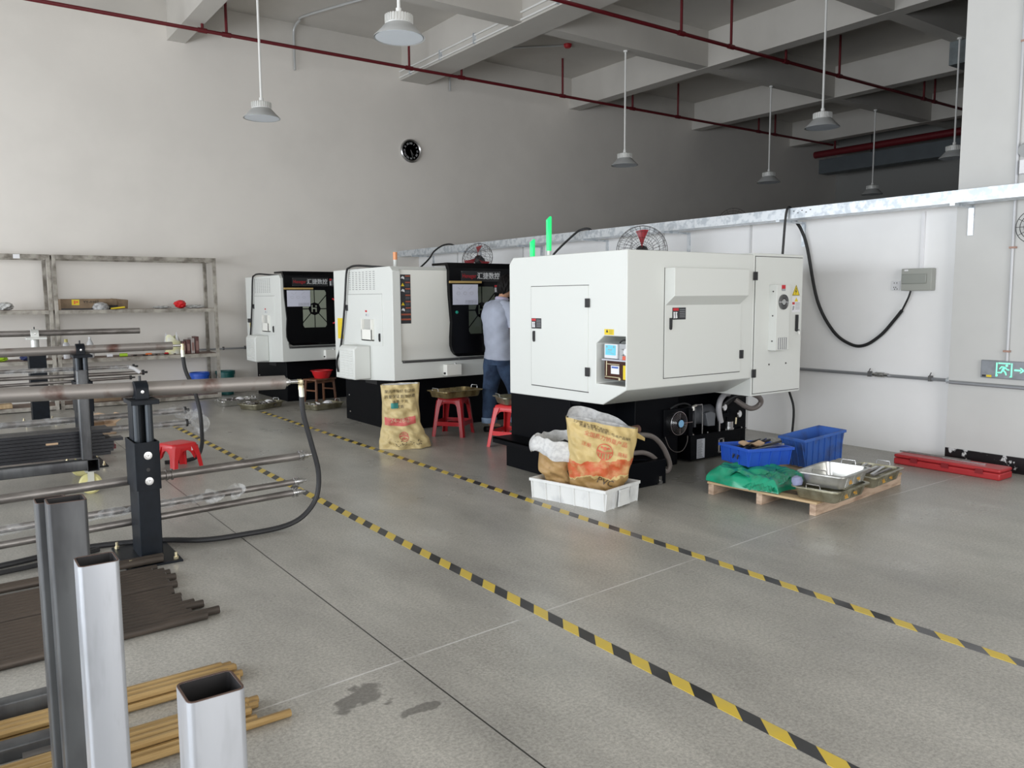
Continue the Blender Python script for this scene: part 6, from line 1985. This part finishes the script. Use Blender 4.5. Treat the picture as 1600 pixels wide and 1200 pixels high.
# far unit
sC = stand(.895, 11.02, 1.08, 'dark steel stand with pale clamp, furthest back in front of the shelf', mat('pale_clamp', (0.62, 0.63, 0.60), .4, .3), w_=.18, d_=.2, sleeve=False)
O('neck', MB().cyl((.975, 11.11, .88), (.975, 11.11, 1.02), .045, n=16), MATS['pale_clamp'], sC)
clamp(.935, 11.12, 1.08, .038, MATS['pale_clamp'], sC, w_=.085)
t = T('steel_cylinder', 'furthest thick bare cylinder ending in front of the shelf', 'cylinder', (1, 11.12, 1.08))
O('barrel', MB().cyl((-1.2, 11.12, 1.083), (2.14, 11.12, 1.08), .037, n=24), steel_raw, t)

# ================================================================ cart with flat bars
t = T('bar_cart', 'dark square-tube cart on yellow castors loaded with black flat bars', 'cart', (.6, 7.0, 0))
O('end_post', MB().sqtube(.838, .912, 6.675, 6.745, .278, .945, .004), dark_sq, t)
O('end_post', MB().sqtube(-.62, -.545, 6.675, 6.745, .278, .945, .004), dark_sq, t)
O('side_rail', MB().sqtube(-.62, .868, 6.672, 6.745, .195, .275, .004, axis='x'), dark_sq, t)
O('side_rail', MB().sqtube(-.62, .868, 7.45, 7.525, .195, .275, .004, axis='x'), dark_sq, t)
O('cross_rail', MB().sqtube(.868, .950, 6.665, 7.54, .185, .278, .005, axis='y'), dark_sq, t)
O('cross_rail', MB().sqtube(-.70, -.62, 6.665, 7.54, .185, .278, .005, axis='y'), dark_sq, t)
for (x, y, m_) in ((.895, 6.73, castor_y), (.93, 7.46, castor_y), (-.66, 6.73, castor_y), (-.66, 7.46, castor_y)):
    c_ = O('castor', MB().lathe((x, y + .02, .080), [(0, -.02), (.066, -.02), (.080, -.008), (.080, .008), (.066, .02), (0, .02)], 28, axis=(.25, 1, 0)), m_, t)
    O('castor_hub', MB().lathe((x, y + .02, .080), [(0, -.024), (.030, -.024), (.030, .024), (0, .024)], 16, axis=(.25, 1, 0)), mat('castor_hub_cream', (0.62, 0.60, 0.45), .5), c_)
    O('castor_fork', MB().box(x - .022, x + .022, y - .016, y - .010, .065, .178).box(x - .022, x + .022, y + .050, y + .056, .065, .178).box(x - .035, x + .035, y - .02, y + .06, .172, .186), mat('castor_fork_cream', (0.66, 0.66, 0.58), .4, .3), c_)
ROW = ['front', 'rear']
for L in range(8):
    n_ = 2
    for k in range(n_):
        y0 = 6.79 + k * .118
        z0 = .279 + L * .0255
        xe = 1.03 + rnd.uniform(-.03, .06) + (.06 if L == 4 else 0)
        TO('flat_bar', 'black flat bar in the cart stack, %s layer from the floor, %s row' % (ORD[L] if L < 7 else 'topmost', ROW[k]), 'bar',
           MB().box(-.95, xe, y0, y0 + .110, z0, z0 + .022), flat_m, group='black flat bars stacked on the cart', bevel=0)
TO('paper_tag', 'tiny torn tag on the front of the stacked flat bars', 'tag', MB().box(.62, .70, 6.784, 6.789, .395, .41), card)
t = T('pallet_truck', 'dark red and black pallet truck wheels half hidden behind the cart and near stand', 'truck', (1.2, 8.6, 0))
O('fork', MB().box(.2, 1.35, 8.40, 8.55, .05, .09), mat('dark_red_paint', (0.16, 0.015, 0.02), .4), t)
O('wheel', MB().cyl((1.2, 8.42, .06), (1.2, 8.5, .06), .06, n=18), rubber, t)
O('fork', MB().box(.2, 1.35, 8.75, 8.90, .05, .09), MATS['dark_red_paint'], t)
O('wheel', MB().cyl((1.2, 8.77, .06), (1.2, 8.85, .06), .06, n=18), rubber, t)
TO('steel_profile', 'bare bright steel profile lying on the floor behind the cart', 'profile', MB().box(-.9, .88, 8.98, 9.08, 0, .05), silver_sq)

# ================================================================ foreground square tubes
def upright(x0, x1, y0, y1, z1, m_, label, tw=.004):
    t = T('square_tube', label, 'steel tube', ((x0 + x1) / 2, (y0 + y1) / 2, 0))
    O('tube_wall', MB().sqtube(x0, x1, y0, y1, 0, z1, tw, r=.010, mi=1), [m_, tube_inside], t)
    O('cut_rim', MB().sqtube(x0 + .0006, x1 - .0006, y0 + .0006, y1 - .0006, z1 - .0005, z1 + .001, tw - .001, r=.010), tube_edge, t)
    return t


upright(.215, .311, 2.424, 2.506, .92, dark_sq, 'dark upright square steel tube, taller front one of the two dark tubes', .005)
upright(.196, .275, 2.52, 2.598, .905, dark_sq, 'dark upright square steel tube half hidden directly behind another dark one', .004)
upright(.207, .284, 1.802, 1.880, .92, silver_sq, 'bright silvery upright square tube beside the dark pair', .004)
upright(.243, .3215, 1.088, 1.160, .92, silver_sq, 'nearest bright square tube with open top at the bottom edge of the photo', .004)
t = T('bar_rack', 'low dark tube frame on the floor under the brass-coloured bars', 'rack', (-.1, 3.1, 0))
O('frame_tube', MB().sqtube(-1.0, .30, 3.16, 3.22, .0, .085, .004, axis='x'), dark_sq, t)
O('frame_tube', MB().sqtube(-1.0, .30, 2.90, 2.965, .0, .05, .004, axis='x'), dark_sq, t)
O('foot', MB().box(.14, .26, 2.86, 2.92, 0, .02), steel_raw, t)

# bars on the floor
def ebar(name, label, cat, x0, x1, y, z, r, m_, group, ang=0.0, hexa=False, cap=None):
    a = math.radians(ang)
    mb = MB()
    d = Vector((math.cos(a), math.sin(a), 0))
    p1 = Vector((x1, y, z))
    p0 = p1 - d * (x1 - x0)
    mb.tube([p0, p1 - d * .002, p1], [r, r, r * .93], 8 if hexa else 14)
    if cap:
        mb.tube([p1, p1 + d * .001], [r * .93, r * .93], 14, m=1)
    return TO(name, label, cat, mb, [m_, cap] if cap else m_, group=group)


rl = 'brown steel round bar lying in the row on the floor in front of the near stand'
y = 3.745
ends = [.90, .97, .80, .87, .93, .88, .86, .90, .88, .915, .92, .93, .90, .88, .915, .92, .90, .93, .965, .93]
k = 0
cut_m = mat('bright_cut_face', (0.45, 0.45, 0.44), .35, .6)
ys = [3.715 + i * .0405 for i in range(12)] + [4.235 + i * .0405 for i in range(9)]
for i, yy in enumerate(ys):
    e = .90 + rnd.uniform(-.04, .05)
    if i == 1:
        e = 1.0
    if i == 4:
        e = .96
    ebar('round_bar', 'brown round bar lying on the floor, %s of its row counting from the camera' % (ORD[i] if i else 'first'), 'bar', -1.1, e, yy, .019, .0185, rod_m, 'brown round bars lying on the floor', 3.0, cap=cut_m if i % 3 == 1 else None)
for i, yy in enumerate((4.655, 4.70)):
    ebar('round_bar', 'brown round bar on the base plate of the near stand, %s one' % ('front', 'back')[i], 'bar', -1.1, .95 + i * .01, yy, .036, .0185, rod_m, 'two brown bars on the base plate', 3.0)
gll = 'brass bar in the %s bundle on the floor, %s layer, %s from the camera'
for i in range(5):
    ebar('brass_bar', gll % ('further', 'lower', ORD[i] if i else 'first'), 'bar', -1.1, .86 + rnd.uniform(-.02, .04), 3.015 + i * .032, .016, .0145, gold, 'further bundle of brass-coloured bars', .6, hexa=True)
for i in range(3):
    ebar('brass_bar', gll % ('further', 'upper', ORD[i] if i else 'first'), 'bar', -1.1, .84 + rnd.uniform(-.02, .03), 3.03 + i * .036, .041, .0145, gold, 'further bundle of brass-coloured bars', .6, hexa=True)
for i in range(7):
    ebar('brass_bar', gll % ('nearer', 'lower', ORD[i] if i else 'first'), 'bar', -1.1, .84 + rnd.uniform(-.03, .03) + (.07 if i == 0 else 0), 2.64 + i * .033, .016, .0145, gold, 'nearer bundle of brass-coloured bars', .6, hexa=True)
for i in range(3):
    ebar('brass_bar', gll % ('nearer', 'upper', ORD[i] if i else 'first'), 'bar', -1.1, .80 + rnd.uniform(-.02, .03), 2.69 + i * .036, .041, .0145, gold, 'nearer bundle of brass-coloured bars', .6, hexa=True)
TO('floor_hose', 'black hose lying on the floor behind the upright dark tubes', 'hose', MB().tube([(-.9, 5.02, .016), (-.2, 4.98, .016), (.3, 5.0, .016), (.7, 5.12, .016)], .014, 8, smooth_path=5), rubber)

# ================================================================ the operator
t = T('person', 'person in blue-grey polo shirt and rolled-up jeans, standing with the back to the camera', 'person', (5.08, 7.24, 0))


def skin(name, joints, bones, m_, parent, sub=2):
    me = bpy.data.meshes.new(name)
    ids = list(joints)
    pw = Vector(parent.location)
    me.from_pydata([tuple(Vector(joints[k][0]) - pw) for k in ids], [(ids.index(a), ids.index(b)) for a, b in bones], [])
    me.materials.append(m_)
    o = bpy.data.objects.new(name, me)
    COL.objects.link(o)
    o.parent = parent
    md = o.modifiers.new('skin', 'SKIN')
    md.use_smooth_shade = True
    for i, k in enumerate(ids):
        r = joints[k][1]
        me.skin_vertices[0].data[i].radius = (r, r) if not isinstance(r, tuple) else r
    me.skin_vertices[0].data[0].use_root = True
    s_ = o.modifiers.new('sub', 'SUBSURF')
    s_.levels = sub
    s_.render_levels = sub
    return o


J = {
    'pel': ((5.04, 7.24, .92), .105), 'spine': ((5.02, 7.24, 1.10), .10), 'chest': ((5.02, 7.24, 1.28), .11), 'neck': ((5.075, 7.24, 1.45), .052),
    'nk2': ((5.10, 7.24, 1.50), .050), 'jaw': ((5.145, 7.24, 1.535), .060), 'head': ((5.145, 7.24, 1.60), .078), 'crown': ((5.135, 7.24, 1.645), .058),
    'shR': ((5.03, 7.07, 1.375), .055), 'elR': ((5.145, 7.03, 1.10), .042), 'wrR': ((5.36, 7.08, 1.05), .028), 'haR': ((5.42, 7.09, 1.05), .032),
    'shL': ((5.03, 7.41, 1.375), .055), 'elL': ((5.14, 7.46, 1.10), .042), 'wrL': ((5.36, 7.40, 1.06), .028), 'haL': ((5.42, 7.39, 1.06), .032),
    'hiR': ((5.06, 7.15, .86), .085), 'knR': ((5.17, 7.13, .47), .055), 'anR': ((5.20, 7.135, .09), .036), 'toR': ((5.36, 7.12, .035), .030),
    'hiL': ((5.03, 7.33, .86), .085), 'knL': ((4.965, 7.31, .47), .055), 'anL': ((4.935, 7.29, .09), .036), 'toL': ((5.08, 7.30, .035), .030)}
B_ = [('pel', 'spine'), ('spine', 'chest'), ('chest', 'neck'), ('neck', 'nk2'), ('nk2', 'jaw'), ('jaw', 'head'), ('head', 'crown'),
      ('chest', 'shR'), ('shR', 'elR'), ('elR', 'wrR'), ('wrR', 'haR'), ('chest', 'shL'), ('shL', 'elL'), ('elL', 'wrL'), ('wrL', 'haL'),
      ('pel', 'hiR'), ('hiR', 'knR'), ('knR', 'anR'), ('anR', 'toR'), ('pel', 'hiL'), ('hiL', 'knL'), ('knL', 'anL'), ('anL', 'toL')]
for s_, sy in (('R', 1), ('L', -1)):
    hx, hy, hz = J['ha' + s_][0]
    for k, (dy, L) in enumerate(((-.028, .060), (-.010, .072), (.008, .068), (.026, .055))):
        a = 'f%s%d' % (s_, k)
        J[a + 'a'] = ((hx + .035, hy + dy, hz), .009)
        J[a + 'b'] = ((hx + .035 + L * .6, hy + dy, hz - .008), .008)
        J[a + 'c'] = ((hx + .035 + L * .95, hy + dy * .9, hz - .03), .007)
        B_ += [('ha' + s_, a + 'a'), (a + 'a', a + 'b'), (a + 'b', a + 'c')]
    J['t%sa' % s_] = ((hx + .005, hy + .035 * sy, hz - .005), .010)
    J['t%sb' % s_] = ((hx + .045, hy + .052 * sy, hz - .02), .009)
    B_ += [('ha' + s_, 't%sa' % s_), ('t%sa' % s_, 't%sb' % s_)]
body_ = skin('body', J, B_, skin_m, t)
hd_c = Vector((5.150, 7.24, 1.585))


def headf(u, v, grow=0.0, cutz=None):
    th, ph = 2 * PI * u, PI * v
    d = Vector((math.sin(ph) * math.cos(th), math.sin(ph) * math.sin(th), math.cos(ph)))
    rx, ry, rz = .098 + grow, .077 + grow, .112 + grow
    p = Vector((d.x * rx, d.y * ry, d.z * rz))
    if p.z < -.03:
        k = 1 - .35 * (-.03 - p.z) / .08
        p.y *= k
        p.x = p.x * (k if p.x < 0 else 1) + .012
    if d.x > .9 and abs(d.z + .05) < .3:
        p.x += .016 * (1 - abs(d.z + .05) / .3) * (1 if abs(d.y) < .25 else 0)
    return hd_c + p


O('head_shape', MB().grid(lambda u, v: headf(u, v), 32, 24, wrapu=True), skin_m, t)
for sy in (-1, 1):
    ear = O('ear', MB().lathe(hd_c + Vector((-.012, sy * .074, -.010)), [(0, 0), (.017, .0), (.022, .008), (.018, .014), (.010, .010), (0, .008)], 16, axis=(-.25, sy, 0)), skin_m, t)
    ear.data.transform(Matrix.Diagonal((1, 1, 1, 1)))
O('earbud', MB().lathe(hd_c + Vector((-.008, -.088, -.006)), [(0, 0), (.009, .0), (.008, .010), (0, .012)], 12, axis=(-.2, -1, 0)).cyl(hd_c + Vector((-.006, -.095, -.008)), hd_c + Vector((.002, -.095, -.036)), .0035, n=8), white_pl, t)


def hairf(u, v):
    th = 2 * PI * u
    ph = PI * v * .62
    front = max(0, math.cos(th))
    if v > .5:
        ph = PI * (.31 + (v - .5) * (.62 + .22 * max(0, -math.cos(th)) - .42 * front - .10 * abs(math.sin(th)) ** 4))
    d = Vector((math.sin(ph) * math.cos(th), math.sin(ph) * math.sin(th), math.cos(ph)))
    g = .020 + .004 * math.sin(th * 14 + ph * 9) + .003 * math.sin(th * 29)
    return hd_c + Vector((d.x * (.098 + g), d.y * (.078 + g), d.z * (.112 + g)))


O('hair', MB().grid(hairf, 64, 22, wrapu=True), hair_m, t)
fc = MB()
for sy in (-1, 1):
    fc.lathe(hd_c + Vector((.088, sy * .030, .0)), [(0, 0), (.011, .0), (.008, .005), (0, .007)], 12, axis=(1, 0, 0))
O('eyes', fc, white_l, t)
O('mouth', MB().tube([hd_c + Vector((.088, -.022, -.062)), hd_c + Vector((.096, 0, -.064)), hd_c + Vector((.088, .022, -.062))], .004, 6), mat('lips', (0.35, 0.12, 0.10), .5), t)


def loft(secs, n=36, wob=0.0, seed=0.0):
    """secs: (cx, cy, z, rx, ry)"""
    def f(u, v):
        k = v * (len(secs) - 1)
        i = min(int(k), len(secs) - 2)
        q = k - i
        p0, p1, p2, p3 = secs[max(i - 1, 0)], secs[i], secs[i + 1], secs[min(i + 2, len(secs) - 1)]
        s_ = [0.5 * (2 * p1[j] + (p2[j] - p0[j]) * q + (2 * p0[j] - 5 * p1[j] + 4 * p2[j] - p3[j]) * q * q + (3 * p1[j] - p0[j] - 3 * p2[j] + p3[j]) * q ** 3) for j in range(5)]
        th = 2 * PI * u
        w_ = 1 + wob * (math.sin(th * 3 + s_[2] * 25 + seed) * .5 + math.sin(th * 5 - s_[2] * 43 + seed) * .35 + math.sin(th * 9 + s_[2] * 70) * .2)
        c, s2 = math.cos(th), math.sin(th)
        n_ = 2.3
        return Vector((s_[0] + s_[3] * w_ * math.copysign(abs(c) ** (2 / n_), c), s_[1] + s_[4] * w_ * math.copysign(abs(s2) ** (2 / n_), s2), s_[2]))
    return f


shirt = MB().grid(loft([(5.045, 7.24, .795, .150, .185), (5.042, 7.24, .83, .152, .185), (5.035, 7.24, .95, .142, .175), (5.022, 7.24, 1.08, .140, .178), (5.005, 7.24, 1.22, .136, .195), (5.01, 7.24, 1.33, .125, .205),
                        (5.03, 7.24, 1.395, .095, .165), (5.055, 7.24, 1.432, .070, .095), (5.070, 7.24, 1.452, .064, .066)], wob=.05), 48, 48, wrapu=True)
for sy in (-1, 1):
    sp = [Vector((5.03, 7.24 + sy * .06, 1.385)), Vector((5.03, 7.24 + sy * .13, 1.378)), Vector((5.035, 7.24 + sy * .185, 1.34)), Vector((5.065, 7.24 + sy * .215, 1.26)), Vector((5.095, 7.24 + sy * .222, 1.165))]
    shirt.tube(sp, [.035, .060, .073, .076, .080], 18, smooth_path=6, caps=False)
sh = O('shirt', shirt, shirt_m, t)
O('collar', MB().grid(lambda u, v: Vector((5.072 + (.066 + .010 * math.sin(v * PI)) * math.cos(2 * PI * u) + .006 * v, 7.24 + (.068 + .012 * math.sin(v * PI)) * math.sin(2 * PI * u), 1.437 + .032 * v + .012 * math.cos(2 * PI * u) * -1)), 30, 6, wrapu=True), mat('collar_lilac', (0.42, 0.38, 0.50), .8), sh)
for sy in (-1, 1):
    O('sleeve_piping', MB().tube([Vector((5.098, 7.24 + sy * .222, 1.163)) + .0805 * (math.cos(a * PI / 9) * Vector((1, 0, .28)).normalized() + math.sin(a * PI / 9) * Vector((0, 1, 0))) for a in range(18)], .004, 6, closed=True), mat('piping_dark', (0.14, 0.05, 0.08), .7), sh)
jeans = MB().grid(loft([(5.04, 7.24, .955, .118, .160), (5.04, 7.24, .88, .138, .175), (5.04, 7.24, .79, .145, .180), (5.045, 7.24, .74, .14, .175)], wob=.02), 40, 12, wrapu=True)
for (hx, hy, kx, ky, ax, ay) in ((5.075, 7.155, 5.165, 7.13, 5.195, 7.13), (5.01, 7.325, 4.955, 7.31, 4.925, 7.29)):
    jeans.grid(loft([(hx, hy, .82, .100, .095), (hx, hy, .72, .112, .092), ((hx * 2 + kx) / 3, (hy * 2 + ky) / 3, .60, .100, .085), (kx, ky, .45, .084, .074),
                     ((kx + ax) / 2, (ky + ay) / 2, .30, .078, .070), (ax, ay, .13, .074, .068)], wob=.05, seed=hx * 9), 30, 30, wrapu=True)
jn = O('jeans', jeans, jean_m, t)
for (ax, ay) in ((5.195, 7.13), (4.925, 7.29)):
    O('rolled_cuff', MB().grid(loft([(ax, ay, .160, .079, .073), (ax, ay, .150, .084, .078), (ax, ay, .11, .083, .077), (ax, ay, .10, .078, .072), (ax, ay, .11, .070, .064)], wob=.02), 30, 12, wrapu=True), cuff_m, jn)
for (ax, ay) in ((5.20, 7.132), (4.935, 7.292)):
    O('shoe', MB().grid(lambda u, v, ax=ax, ay=ay: Vector((ax - .065 + .255 * v, ay + (.047 * (math.sin(PI * min(1, .12 + v * .80)) ** .4)) * math.cos(2 * PI * u),
                                                           max(0.0, .030 + (.034 - .018 * v) * math.sin(2 * PI * u)))), 20, 20, wrapu=True).add([], []), shoe_m, t)

t.location = t.location + Vector((-.03, -.05, 0))
